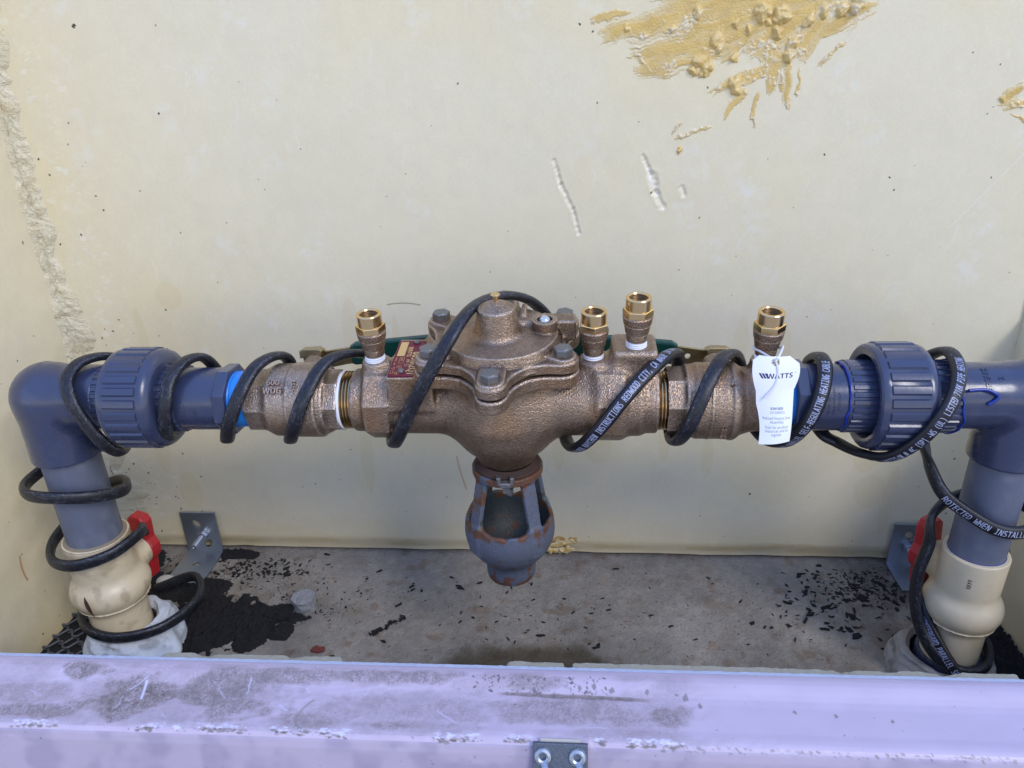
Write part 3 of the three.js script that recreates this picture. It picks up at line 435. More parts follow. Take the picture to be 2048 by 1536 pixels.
{
  const label = (s) => 'bronze ball valve with green lever handle on the ' + s;
  const L = thing('ball_valve', 'bronze ball valve with raised 600 WOG lettering and green lever, left of the preventer', 'valve', [0, 0, 0]); L.rotation.x = LEAN;
  const leftSDF = (x, y, z) => {
    let d = slab(ngon(y, z, 30, 8, 0.2), Math.abs(x + 245) - 11, 2); d = smin(d, cyX(x, y, z, -234, -186, 36.2, 0, 0, 5), 7); d = smin(d, cyX(x, y, z, -212, -184, 36.9, 0, 0, 1), 1.5);
    d = smin(d, cyX(x, y, z, -188, -177, 33.5, 0, 0, 2.5), 5); d = smin(d, slab(ngon(y, z, 29.2, 8, 0.12), Math.abs(x + 172.5) - 8.5, 1.5), 3);
    const t = clamp((-z - 10) / 62); d = smin(d, Math.max(Math.hypot(x + 211, y - 2 - 0.03 * -z) - 15 + 3 * t, -z - 62, z), 8); return d;
  };
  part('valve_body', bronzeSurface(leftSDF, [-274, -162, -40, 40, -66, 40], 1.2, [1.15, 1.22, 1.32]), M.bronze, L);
  part('thread_tape', rev([[20, -165], [29, -165], [29.4, -163.6], [28.8, -162], [20, -162]], 'x', [0, 0, 0], 64), M.ptfe, L);
  lever(L, [-216, 4, -80], 1); part('stem', rev([[7, 60], [7, 84]], 'z', [-218, 4, 0], 24).scale(1, 1, -1), M.steel, L);
  const R = thing('ball_valve', 'bronze ball valve with a test cock and white paper tag, right of the preventer', 'valve', [0, 0, 0]); R.rotation.x = LEAN;
  const rightSDF = (x, y, z) => {
    let d = slab(ngon(y, z, 31, 8, 0.05), Math.abs(x - 157) - 10, 2); d = smin(d, cyX(x, y, z, 165, 177, 35, 0, 0, 2), 3); d = smin(d, cyX(x, y, z, 174, 214, 36.6, 0, 0, 4), 3);
    d = smin(d, Math.max(Math.hypot(y, z) - (37 - Math.max(0, x - 210) * 0.55), Math.abs(x - 218) - 10), 4); d = smin(d, cyX(x, y, z, 218, 259, 29, 0, 0, 3), 6);
    d = smin(d, cyY(x, y, z, 0, 44, 12.5, 237, -4, 2), 12); d = smin(d, Math.max(Math.hypot(x - 205, y - 2 - 0.03 * -z) - 14, -z - 62, z), 8); d = smin(d, cyX(x, y, z, 187, 188.6, 37.1, 0, 0, 0.4), 1); return d;
  };
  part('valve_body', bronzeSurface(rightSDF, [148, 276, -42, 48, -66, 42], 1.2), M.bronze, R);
  testCock(R, 237, 43, -4, 0.8); lever(R, [209, 4, -80], -1);
  part('stem', rev([[7, 60], [7, 84]], 'z', [207, 4, 0], 24).scale(1, 1, -1), M.steel, R);
  // raised casting marks bent round the bodies
  const font = await new FontLoader().loadAsync('fonts/droid/droid_sans_bold.typeface.json');
  const mark = (str, size, x, r, phi, turn, parent) => {
    const g = new TextGeometry(str, { font, size, depth: 2.0, curveSegments: 3, bevelEnabled: false }); g.computeBoundingBox(); const b = g.boundingBox; g.translate(-(b.max.x + b.min.x) / 2, -(b.max.y + b.min.y) / 2, 0); g.rotateZ(turn);
    const p = g.attributes.position; for (let i = 0; i < p.count; i++) { const a = phi + p.getY(i) / r, q = r - 0.6 + p.getZ(i); p.setXYZ(i, x + p.getX(i), q * Math.sin(a), q * Math.cos(a)); } g.computeVertexNormals(); part('raised_lettering', paint(boxUV(g), () => [1.3, 1.0, 0.75]), M.bronze, parent);
  };
  mark('600', 5.6, -223, 37.9, 1.0, 0, L); mark('WOG', 5.6, -223, 37.9, 0.79, 0, L); mark('ASSY', 4, -203, 38.5, 0.9, 1.45, L); mark('2138', 5, 199, 38.3, -0.38, Math.PI / 2, R); mark('A', 5, 206, 38.1, 1.0, 0, R); markFont = font;
}

// ------------------------------------------------------------------ plastic unions, elbows, risers
function ribbed(rings, n, h, duty, axisAt, inset = [0, 1]) { // rings: [x, r, ribbed?]
  const seg = n * 8, P = [], I = [], m = rings.length; for (let i = 0; i <= seg; i++) { const a = i / seg * Math.PI * 2, ph = (i % 8) / 8, on = ph < duty ? 1 : 0; for (const [x, r, q] of rings) { const R = r + (q ? h * on : 0); P.push(x + axisAt[0], axisAt[1] + R * Math.cos(a), axisAt[2] + R * Math.sin(a)); } }
  for (let i = 0; i < seg; i++) for (let j = 0; j < m - 1; j++) { const a = i * m + j, b = a + m; I.push(a, b, b + 1, a, b + 1, a + 1); }
  const g = new THREE.BufferGeometry(); g.setAttribute('position', new THREE.Float32BufferAttribute(P, 3)); g.setIndex(I); g.computeVertexNormals(); return crease(g, 0.5);
}
function flip(g) { const a = g.index.array; for (let i = 0; i < a.length; i += 3) { const t = a[i]; a[i] = a[i + 1]; a[i + 1] = t; } return g; }
const P = (g) => paint(g, pvcColor);
const nutGeo = (x, y) => P(ribbed([[26, 30], [8, 36.5], [3, 38.2], [0, 39.5], [-1.2, 42], [-1.2, 46.5], [0.4, 48.6], [3, 49.4], [6.5, 49.5], [7, 49.3, 1], [39, 49.3, 1], [39.6, 49.5], [42, 49.6], [46, 48.2], [49.5, 44.8], [51.5, 40.5], [52, 36], [51, 33], [48, 32]], 26, 1.7, 0.62, [x, y, 0]));
const collar = (x0, x1, y, r = 32.5, n = 30) => P(ribbed([[x0, 20], [x0, r - 1], [x0 + 1.2, r], [x0 + 3.5, r], [x0 + 3.8, r, 1], [x1 - 0.8, r, 1], [x1, r - 0.5], [x1, 20]], n, 1.2, 0.6, [0, y, 0]));
const U1 = thing('pipe_union', 'dark grey plastic pipe union with ribbed nut beside the left elbow', 'pipe union', [0, 2, 0]);
part('union_nut', nutGeo(-391, 2), M.pvc, U1); part('collar', collar(-411, -380, 2, 32), M.pvc, U1); part('collar', collar(-360, -325, 2, 33), M.pvc, U1);
const octEnd = (x0, x1, r, y) => { const g = extrude(Array.from({ length: 8 }, (_, i) => [r / Math.cos(Math.PI / 8) * Math.cos(i * Math.PI / 4 + 0.3), r / Math.cos(Math.PI / 8) * Math.sin(i * Math.PI / 4 + 0.3)]), x1 - x0, 1.6, [[0, 0, 27]]); g.rotateY(Math.PI / 2); g.translate(x0, y, 0); return P(boxUV(g)); };
part('adapter', merge([P(rev([[26, -328], [31.2, -327.5], [31.2, -284], [26, -283.5]], 'x', [0, 1, 0])), octEnd(-285, -272, 32.5, 1)]), M.pvc, U1);
const tape = (x0, x1, y, th) => part('thread_tape', rev([[20, x0], [27.6, x0], [28.6, x0 + 2], [27.6, x0 + 4], [28.4, x0 + 6], [27.4, x0 + 8.5], [28, x1 - 1], [27, x1], [20, x1]], 'x', [0, y, 0], 64, 0.8), M.blue, th, 'bright blue thread tape');
tape(-275, -254, 0.5, U1);
const U2 = thing('pipe_union', 'dark grey plastic pipe union with ribbed nut and blue cement, near the right elbow', 'pipe union', [0, 5, 0]);
part('union_nut', nutGeo(331, 5), M.pvc, U2); part('collar', collar(308, 347, 5, 33), M.pvc, U2); part('collar', collar(368, 406, 5, 33), M.pvc, U2);
part('adapter', merge([P(rev([[26, 273], [31.4, 273.5], [31.4, 310], [26, 310.5]], 'x', [0, 4, 0])), octEnd(263, 275, 33, 4)]), M.pvc, U2);
tape(253, 266, 3, U2);
const smear = (x, y, z, len, wob, r, seed, axisX) => { // dribbled cement ring lying on a pipe
  const pts = []; for (let i = 0; i <= 60; i++) { const a = i / 60 * Math.PI * 2; pts.push(new THREE.Vector3(x + wob * (fbm2(a * 2.2, seed, 3, 5) - 0.5) * 2, y + r * Math.cos(a), z + r * Math.sin(a))); }
  return boxUV(new THREE.TubeGeometry(new THREE.CatmullRomCurve3(pts, true), 200, 1.3, 8, true)); };
part('cement', smear(309, 5, 0, 0, 2.4, 31.8, 3), M.primer, U2, 'blue pipe cement'); part('cement', smear(406, 5, 0, 0, 5, 34, 9), M.primer, U2, 'blue pipe cement');
{ // printed size marks on the right adapter
  const t = canvasTex(512, 512, (c, w, h) => { c.fillStyle = '#000'; c.fillRect(0, 0, w, h); c.fillStyle = '#fff'; c.save(); c.translate(w / 2, h / 2); c.font = '58px sans-serif'; c.textAlign = 'center'; ['836-012', 'NSF-pw PVCI', 'SCH 80 D2467', '2DEN2'].forEach((s, i) => { c.fillText(s, 0, -120 + i * 96, 470); }); c.restore(); }, false);
  const g = panel(8, 16, (u, v) => { const a = lerp(0.95, -0.35, v) ; return [lerp(281, 305, u), 4 + 31.7 * Math.sin(a), 31.7 * Math.cos(a)]; }, (u, v) => [v, u]);
  const ix = g.index.array; for (let i = 0; i < ix.length; i += 3) [ix[i], ix[i + 1]] = [ix[i + 1], ix[i]]; g.computeVertexNormals();
  part('printing', g, std({ name: 'pipe_printing', color: lin(0.03, 0.03, 0.035), alphaMap: t, transparent: true, roughness: 0.5 }), U2);
}
const elbowSDF = (cx, cy, xe, s) => (x, y, z) => {
  const ax = (x - cx) * s; const sr = s < 0 ? 30.5 : 34; let arm = Math.max(ax < 0 ? Math.hypot(x - cx, y - cy, z) - (s < 0 ? 31.5 : 34) : Math.hypot(y - cy, z) - (s < 0 ? 31 : 32.8), ax - Math.abs(xe - cx));
  const soc = slab(y > cy ? Math.hypot(x - cx, y - cy, z) - sr : Math.hypot(x - cx, z) - sr - 0.015 * (cy - y), Math.max(cy - y - 66, -200), 1.5);
  return Math.max(smin(arm, soc, 9), -64 - (y - cy) - 2);
};
const E1 = thing('pipe_elbow', 'dark grey plastic elbow and riser pipe on the left', 'pipe', [-470, FLOOR, 0]);
part('elbow', P(surface(elbowSDF(-470, 3, -407, 1), [-512, -402, -72, 44, -42, 42], 1.5)), M.pvc, E1);
const pipeGrey = std({ name: 'weathered_pipe', color: W, vertexColors: true, roughness: 0.5, bumpMap: fineBump, bumpScale: 0.0001 });
const riserColor = (x, y, z) => { const k = 0.9 + 0.2 * fbm3(x / 5, y / 40, z / 5, 3), d = step(0.5, 0.75, fbm3(x / 12, y / 20, z / 12, 3)) * 0.35; return [(0.11 + 0.1 * d) * k, (0.125 + 0.1 * d) * k, (0.175 + 0.09 * d) * k]; };
const tubeGeo = (x, y0, y1, r, seg = 40) => { const n = 40, pr = []; for (let i = 0; i <= n; i++) pr.push([r, lerp(y0, y1, i / n)]); return rev(pr, 'y', [x, 0, 0], seg); };
part('riser_pipe', paint(tubeGeo(-470, -190, -55, 28.6), riserColor), pipeGrey, E1);
const E2 = thing('pipe_elbow', 'dark grey plastic elbow and riser pipe at the right edge', 'pipe', [471, FLOOR, 0]);
part('elbow', P(surface(elbowSDF(471, 6, 405, -1), [400, 514, -70, 46, -42, 42], 1.5)), M.pvc, E2);
part('riser_pipe', paint(tubeGeo(471, -190, -55, 26), riserColor), pipeGrey, E2);
part('cement', boxUV(new THREE.TubeGeometry(new THREE.CatmullRomCurve3([[409, 24, 28.4], [416, 24.5, 28], [424, 24.5, 28], [431, 22, 29.6], [434, 19, 30.6], [431, 15, 31.4], [426, 12, 31.8]].map((p) => new THREE.Vector3(...p))), 60, 1.5, 8)), M.primer, E2, 'dribble of blue pipe cement');

for (const [str, size, x, y, r, phi, turn, up] of [['SPEARS', 5, -316, 1, 31.2, -0.1, Math.PI / 2, U1], ['1-1/4', 4, -304, 1, 31.2, -0.1, Math.PI / 2, U1], ['SPEARS', 5, 428, 6, 31.2, 0.95, Math.PI / 2, E2], ['2', 5, 440, 6, 31.2, 0.95, Math.PI / 2, E2]]) {
  const g = new TextGeometry(str, { font: markFont, size, depth: 1.0, curveSegments: 2, bevelEnabled: false }); g.computeBoundingBox(); const b = g.boundingBox; g.translate(-(b.max.x + b.min.x) / 2, -(b.max.y + b.min.y) / 2, 0); g.rotateZ(turn);
  const p = g.attributes.position; for (let i = 0; i < p.count; i++) { const a = phi + p.getY(i) / r, q = r - 0.5 + p.getZ(i); p.setXYZ(i, x + p.getX(i), y + q * Math.sin(a), q * Math.cos(a)); } g.computeVertexNormals(); part('raised_lettering', P(boxUV(g)), M.pvc, up);
}
// ------------------------------------------------------------------ ivory plastic ball valves with red handles
const ivoryColor = (dirty) => (x, y, z) => { const m = fbm3(x / 14, y / 14, z / 14, 4), d = dirty * step(0.5, 0.72, m) * 0.55, k = 0.96 + 0.08 * fbm3(x / 5, y / 5, z / 5, 2); return [0.70 * k * (1 - d * 0.5), 0.58 * k * (1 - d * 0.55), 0.38 * k * (1 - d * 0.6)]; };
function ivoryValve(cx, label, dirty, side) {
  const t = thing('plastic_ball_valve', label, 'valve', [cx, FLOOR, 0], undefined), a = side * 0.62;
  const yaw = side < 0 ? 0.26 : 0.52, dx = -side * Math.sin(yaw), dz = -Math.cos(yaw), top = -168, hy = side < 0 ? -222 : -204;
  const kr = side < 0 ? 0.95 : 0.845;
  const f = (X, y, Z) => {
    const x = cx + (X - cx) / kr, z = Z / kr, r = Math.hypot(x - cx, z); let d = slab(r - (36.5 - 0.02 * (top - y)), Math.max(y - top, -y - 240), 1.5);
    d = smin(d, (Math.hypot(r / 45, (y + 236) / 30) - 1) * 34, 5); d = smin(d, slab(r - 33.5, Math.abs(y + 285) - 38, 2), 7);
    d = smin(d, Math.max(r - 41.6, Math.abs(y + 252) - 0.7), 1.5);
    const q = (x - cx) * dx + z * dz, ox = (x - cx) - q * dx, oz = z - q * dz; d = smin(d, Math.max(Math.hypot(ox, y - hy, oz) - 20, q - 52, -q), 6);
    return Math.max(d, -Math.max(r - 30.6, -185 - y));
  };
  part('valve_body', paint(surface(f, [cx - 62, cx + 62, -325, -165, -62, 48], 1.6), ivoryColor(dirty)), M.ivory, t);
  const h = extrude([[-7, -46], [7, -46], [12, -40], [13, -16], [19, -8], [20, 0], [19, 8], [13, 16], [12, 40], [7, 46], [-7, 46], [-12, 40], [-13, 16], [-19, 8], [-20, 0], [-19, -8], [-13, -16], [-12, -40]], 15, 2.5);
  h.rotateZ(side * -0.12); h.rotateY(Math.atan2(dx, dz)); h.translate(cx + dx * 50 * kr, hy, dz * 50 * kr);
  part('handle', boxUV(h), M.red, t, 'red wing handle'); return t;
}
const V1 = ivoryValve(-470, 'dirty ivory plastic ball valve with red handle under the left riser', 1, -1), V2 = ivoryValve(471, 'clean ivory plastic ball valve stamped 1511 under the right riser', 0.12, 1);
const collarCement = (cx, m, r) => rev([[r * 0.80, -166.5], [r * 0.9, -167.6], [r, -169], [r - 2, -170.5], [r * 0.80, -171]], 'y', [cx, 0, 0], 60, 0.9);
part('sealant_ring', collarCement(-470, 0, 34.8), std({ name: 'tan_sealant', color: lin(0.30, 0.24, 0.16), roughness: 0.9, bumpMap: castBump, bumpScale: 0.001 }), V1);
part('cement_ring', collarCement(471, 0, 28.4), M.primer, V2);
{
  const t = canvasTex(256, 96, (c, w, h) => { c.fillStyle = '#000'; c.fillRect(0, 0, w, h); c.fillStyle = '#fff'; c.font = 'italic bold 84px sans-serif'; c.textBaseline = 'middle'; c.textAlign = 'center'; c.fillText('1511', w / 2, h / 2 + 4); }, false);
  const g = panel(6, 6, (u, v) => { const a = lerp(-0.60, -0.42, v), y = lerp(-200, -183, u), r = (36.5 - 0.02 * (-168 - y)) * 0.845 + 0.35; return [471 + r * Math.sin(a), y, r * Math.cos(a)]; }, (u, v) => [u, 1 - v]);
  const ix = g.index.array; for (let i = 0; i < ix.length; i += 3) [ix[i], ix[i + 1]] = [ix[i + 1], ix[i]]; g.computeVertexNormals();
  part('printing', g, std({ name: 'stamp_ink', color: lin(0.02, 0.02, 0.02), alphaMap: t, transparent: true, roughness: 0.5 }), V2);
}

// ------------------------------------------------------------------ air gap funnel under the valve
{
  const cx = -5, t = thing('air_gap_funnel', 'rusty grey-blue iron air gap drain funnel hanging under the bronze valve', 'drain funnel', [cx, -208, 0]);
  const prof = [[-210, 24.5], [-206, 26.3], [-188, 26.6], [-184, 28.5], [-179, 33.5], [-171, 40.5], [-161, 45.6], [-151, 47.6], [-142, 47.2], [-130, 45.5]];
  const rad0 = (y) => { let i = 1; while (i < prof.length - 1 && prof[i][0] < y) i++; return lerp(prof[i - 1][1], prof[i][1], sm(clamp((y - prof[i - 1][0]) / (prof[i][0] - prof[i - 1][0]))) * 0.5 + clamp((y - prof[i - 1][0]) / (prof[i][0] - prof[i - 1][0])) * 0.5); }, rad = (y) => (rad0(y - 5) + rad0(y - 2.5) + rad0(y) + rad0(y + 2.5) + rad0(y + 5)) / 5;
  const f = (x, y, z) => {
    const X = x - cx, r = Math.hypot(X, z), a = Math.atan2(z, X);
    const rim = -134 + 6.5 * Math.pow(Math.abs(Math.sin(2 * a)), 0.6) - 1.5 + 1.5 * Math.sin(a * 9);   // rim rises towards each leg at 45 degrees
    let d = smax(smax(Math.abs(r - rad(clamp(y, -209, -131)) + 2.4) - 2.4, y - rim, 2), -208 - y, 2);
    let leg = 1e9; for (let q = 0; q < 4; q++) { const b = Math.PI / 4 + q * Math.PI / 2 + 0.06, u = X * Math.cos(b) + z * Math.sin(b), v = -X * Math.sin(b) + z * Math.cos(b), s = clamp((-78 - y) / 64), c = lerp(31, 44.6, Math.pow(s, 0.85)); leg = Math.min(leg, Math.max(slab(Math.abs(v) - lerp(8.2, 7.2, s), Math.abs(u - c) - 2.8, 1.6), y + 74, -160 - y)); }
    d = smin(d, leg, 5);
    return smin(d, slab(Math.abs(r - 25.5) - 10.5, Math.abs(y + 75) - 4, 1.5), 3);
  };
  const col = (x, y, z) => {
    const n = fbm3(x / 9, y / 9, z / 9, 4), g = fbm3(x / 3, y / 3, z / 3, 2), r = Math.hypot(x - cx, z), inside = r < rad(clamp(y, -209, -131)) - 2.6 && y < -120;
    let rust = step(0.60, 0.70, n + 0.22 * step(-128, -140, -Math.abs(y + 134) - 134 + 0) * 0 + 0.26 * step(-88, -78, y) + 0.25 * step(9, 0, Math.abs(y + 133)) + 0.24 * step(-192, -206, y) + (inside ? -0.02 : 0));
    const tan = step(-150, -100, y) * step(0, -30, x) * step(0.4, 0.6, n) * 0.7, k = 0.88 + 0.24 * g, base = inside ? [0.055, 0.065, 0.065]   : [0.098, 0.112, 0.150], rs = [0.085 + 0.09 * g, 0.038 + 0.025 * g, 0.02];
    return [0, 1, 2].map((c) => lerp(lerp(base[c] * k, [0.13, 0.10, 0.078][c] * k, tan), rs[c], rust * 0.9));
  };
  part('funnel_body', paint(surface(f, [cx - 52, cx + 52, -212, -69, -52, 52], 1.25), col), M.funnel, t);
  part('gasket_disc', rev([[0.01, -70.6], [33, -70.6], [33.5, -69.5], [33, -68.6], [26, -66]], 'y', [cx, 0, 0], 48), std({ name: 'rusty_gasket', color: lin(0.055, 0.03, 0.022), roughness: 0.85 }), t);
  part('clip', merge([boxUV(extrude([[-9, 0], [-8, -9], [-4, -12], [4, -12], [8, -9], [9, 0], [4.5, 0], [4, -6], [-4, -6], [-4.5, 0]], 7, 1.2).translate(cx + 1, -64.5, 33)), box(cx - 2, cx + 4, -84, -70, 34, 36.5)]), M.bolt ?? M.steel, t);
  part('drip_bolt', rev([[0.01, -96], [3.4, -95.6], [4, -94], [4, -88], [2.5, -87], [2.5, -76]], 'y', [cx + 3, 0, 20], 20), M.zinc, t);
}

// ------------------------------------------------------------------ the black heating cable, one run from left base to right base
{
  const K = [], texts = [], hx = (x, r, phi, yc = 2) => { const a = phi * D2R; K.push([x, yc + r * Math.sin(a), r * Math.cos(a), 0, Math.sin(a), Math.cos(a)]); }, hy = (cx, cz, r, th, y) => { const a = th * D2R; K.push([cx + r * Math.sin(a), y, cz + r * Math.cos(a), Math.sin(a), 0, Math.cos(a)]); };
  const free = (x, y, z, nx, ny, nz) => K.push([x, y, z, nx, ny, nz]), here = () => K.length - 1;
  // left riser
  hy(-455, -25, 60, 200, -312); hy(-455, -25, 66, 150, -292); hy(-455, -25, 66, 95, -282); hy(-455, -25, 65, 45, -281); hy(-455, -25, 64, 0, -281); hy(-455, -25, 66, -45, -280); hy(-455, -25, 69, -92, -277); hy(-458, -20, 62, -140, -262);
  hy(-466, -8, 52, -190, -215); hy(-470, 0, 47, -225, -182); hy(-470, 0, 49, -262, -169); hy(-470, 0, 45, -310, -172); hy(-470, 0, 43.5, -360, -177); hy(-470, 0, 46, -405, -179); hy(-470, 0, 50, -448, -176); hy(-470, 0, 48, -490, -160);
  hy(-470, 0, 44, -545, -128); hy(-470, 0, 44, -600, -113); hy(-470, 0, 47, -628, -110); hy(-470, 0, 42, -670, -100); hy(-470, 0, 41, -720, -93); hy(-470, 0, 47, -765, -94); hy(-470, 0, 55, -805, -98); hy(-470, 0, 54, -855, -90);
  free(-452, -78, -46, 0.4, -0.5, -0.7); free(-416, -62, -14, 0.5, -0.8, -0.1); free(-399, -50, 20, 0.5, -0.5, 0.7); free(-400, -30, 38, 0.3, -0.3, 0.9);
  hx(-409, 42.5, -12, 2); hx(-418, 42, 18); hx(-426, 41.5, 48); hx(-424, 41.5, 78); hx(-412, 42, 104); hx(-402, 43, 135, 0); hx(-392, 58, 185, 0); hx(-360, 58, 225, 0);
  hx(-350, 40, 258); hx(-345, 40, 285); hx(-335, 39.5, 330); hx(-327, 39, 375); hx(-324, 39.5, 410); hx(-319, 40, 445); hx(-310, 40, 480); hx(-302, 40, 560);
  hx(-293, 42, 620); hx(-284, 42, 655); hx(-266, 40, 710); hx(-253, 40, 750); hx(-243, 41, 790); hx(-232, 42, 822); hx(-228, 42, 860); hx(-228, 42, 930);
  hx(-228, 42, 975); hx(-219, 42, 1015); hx(-203, 42, 1065); hx(-190, 42, 1105); hx(-174, 44, 1155); hx(-155, 44, 1188); hx(-140, 44, 1225); hx(-130, 44, 1290);
  hx(-123, 44, 1335); free(-117, -42, 12, 0, -0.8, 0.6); free(-105, -22, 38, 0, -0.3, 0.95); free(-86, 16, 48, 0, 0.2, 0.98); free(-66, 52, 53, -0.3, 0.3, 0.9); free(-48, 80, 46, -0.4, 0.5, 0.75); free(-38, 93, 28, -0.4, 0.7, 0.5); free(-29, 98, 6, -0.3, 0.9, 0.2);
  free(-14, 98, -20, -0.1, 1, 0); free(6, 92, -42, 0.1, 0.95, -0.3); free(24, 77, -60, 0.2, 0.8, -0.6); free(38, 50, -74, 0.1, 0.3, -0.95); free(46, 0, -66, 0, -0.2, -1); free(50, -38, -34, 0, -0.8, -0.6);
  let k0 = here(); free(57, -48, 2, 0, -0.9, 0.45); free(68, -34, 30, 0, -0.5, 0.86); free(86, -6, 45, 0, 0, 1); free(105, 20, 43, 0, 0.25, 0.97); free(122, 35, 30, 0, 0.6, 0.8); free(140, 45, 12, 0, 0.85, 0.5); free(153, 45, -8, 0, 1, -0.1); texts.push(['INSTALLED PER RAYCHEM INSTRUCTIONS REDWOOD CITY, CA MADE IN USA', k0 + 1.0, here() + 0.3]);
  hx(162, 44, 130); hx(166, 44, 180); hx(160, 42, 235); hx(157, 41, 270); hx(159, 41, 300); hx(166, 41, 345); hx(176, 41.5, 385); hx(188, 43, 420); hx(200, 43, 450); hx(214, 43, 480); hx(226, 46, 520); hx(232, 44, 560);
  hx(240, 41, 610); free(249, -42, 2, 0, -1, 0.1); k0 = here(); free(259, -33, 22, 0, -0.7, 0.7); hx(268, 40, 700, 3); hx(276, 39.5, 730, 3); hx(283, 39.5, 760, 3); hx(288, 40, 792, 3); texts.push(['WINTERGARD PARALLEL SELF-REGULATING HEATING CABLE', k0, here() + 0.2]); hx(289, 40, 820, 3); hx(291, 43, 880, 3); hx(298, 46, 940, 3);
  hx(306, 46, 975, 2); free(318, -48, -6, 0, -1, 0); k0 = here(); free(332, -47, 16, 0, -0.8, 0.5); free(348, -38, 38, 0, -0.5, 0.85); free(366, -13, 51, 0, -0.1, 1); free(381, 16, 52, 0.1, 0.25, 0.96); free(394, 34, 36, 0.1, 0.65, 0.75); free(402, 44, 12, 0.1, 0.95, 0.3); texts.push(['WATTS/FT @ 40F 20  WATTS/M @ 4C [SP] -WS (UL) LISTED 718K PIPE HEATING', k0, here() + 0.2]);
  free(403, 46, -10, 0, 1, -0.2); hx(398, 44, 150, 4); hx(392, 52, 190, 4); free(400, -30, -52, 0, -0.4, -0.9); free(410, -58, -32, -0.3, -0.8, -0.4);
  // right riser
  free(408, -72, -4, -0.9, -0.2, 0.4); k0 = here(); free(415, -90, 18, -0.7, 0, 0.7); hy(471, 0, 44, -50, -106); hy(471, 0, 38, -18, -117); hy(471, 0, 37, 14, -121); hy(471, 0, 41, 55, -121); hy(471, 0, 42, 95, -120); texts.push(['ROTECTED WHEN INSTALLED PER RAYCHEM', k0 + 1, here()]);
  hy(471, 0, 38, 150, -122); hy(471, 0, 38, 200, -128); hy(471, -2, 44, 245, -142); free(431, -170, -14, -0.9, 0, 0.3); free(424, -205, -8, -0.95, 0, 0.3); free(424, -238, 0, -0.95, 0, 0.3); free(431, -266, 12, -0.8, 0, 0.6); free(446, -288, 28, -0.5, 0, 0.85); free(470, -298, 36, 0, 0.1, 1);
  free(496, -297, 27, 0.7, 0, 0.7); free(508, -292, 0, 1, 0, 0); free(496, -282, -30, 0.7, 0, -0.7); free(468, -262, -42, 0, 0, -1); free(440, -242, -30, -0.7, 0, -0.6); k0 = here(); free(432, -240, -8, -0.95, 0, 0.2); free(436, -256, 10, -0.8, 0, 0.6); free(447, -278, 26, -0.5, 0.2, 0.85); free(462, -300, 38, -0.2, 0.3, 0.95); free(476, -318, 44, 0, 0.3, 0.95); texts.push(['RAYCHEM WINTERGARD PARALLEL SELF-REG', k0 + 0.7, here() - 0.3]);
  free(484, -333, 40, 0.2, 0.3, 0.9);
  // strip of texture rows, one row of lettering each, the last row plain and dusty
  const rows = 8, RW = 2048, RH = 128;
  const tex = canvasTex(RW, rows * RH, (c, w, h) => {
    c.fillStyle = '#14151b'; c.fillRect(0, 0, w, h); const R = rng(12);
    for (let i = 0; i < 5200; i++) { const last = R() < 0.75, y = last ? (rows - 1) * RH + R() * RH : R() * h; c.fillStyle = 'rgba(150,152,165,' + (last ? 0.04 + 0.2 * R() * R() : 0.02 + 0.05 * R()) + ')'; c.fillRect(R() * w, y, 6 + 60 * R() * R(), 1 + 3 * R()); }
    c.fillStyle = 'rgba(190,195,215,1)';
    for (const ed of [0.36, 0.64]) for (let i = 0; i < 420; i++) { c.fillStyle = 'rgba(165,170,190,' + 0.5 * R() * R() + ')'; c.fillRect(R() * w, ((rows - 1) + ed + 0.08 * (R() - 0.5)) * RH, 4 + 34 * R() * R(), 1 + 4 * R()); }
    texts.forEach(([s], i) => { c.save(); c.translate(w / 2, (i + 0.5) * RH); c.font = 'bold 23px monospace'; c.textAlign = 'center'; c.textBaseline = 'middle'; const m = c.measureText(s).width; c.scale((w - 60) / m, 1.0); c.fillStyle = '#a6aecb'; c.fillText(s, 0, 0); c.restore(); });
  });
  const curve = new THREE.CatmullRomCurve3(K.map((k) => new THREE.Vector3(k[0], k[1], k[2])), false, 'centripetal'), n = K.length, NS = n * 12, A = 6.7, B = 4.3, SEG = 20;
  const Pp = [], Uu = [], Ii = []; let s = 0, prev = null, ring = 0, lastRow = -2; const T = new THREE.Vector3(), N = new THREE.Vector3(), Bn = new THREE.Vector3();
  const pts = [], arc = [0]; for (let i = 0; i <= NS; i++) { pts.push(curve.getPoint(i / NS)); if (i) arc.push(arc[i - 1] + pts[i].distanceTo(pts[i - 1])); }
  const arcAt = (k) => { const f = clamp(k / (n - 1)) * NS, i = Math.min(NS - 1, Math.floor(f)); return lerp(arc[i], arc[i + 1], f - i); };
  const spans = texts.map(([, a, b]) => [arcAt(a), arcAt(b)]);
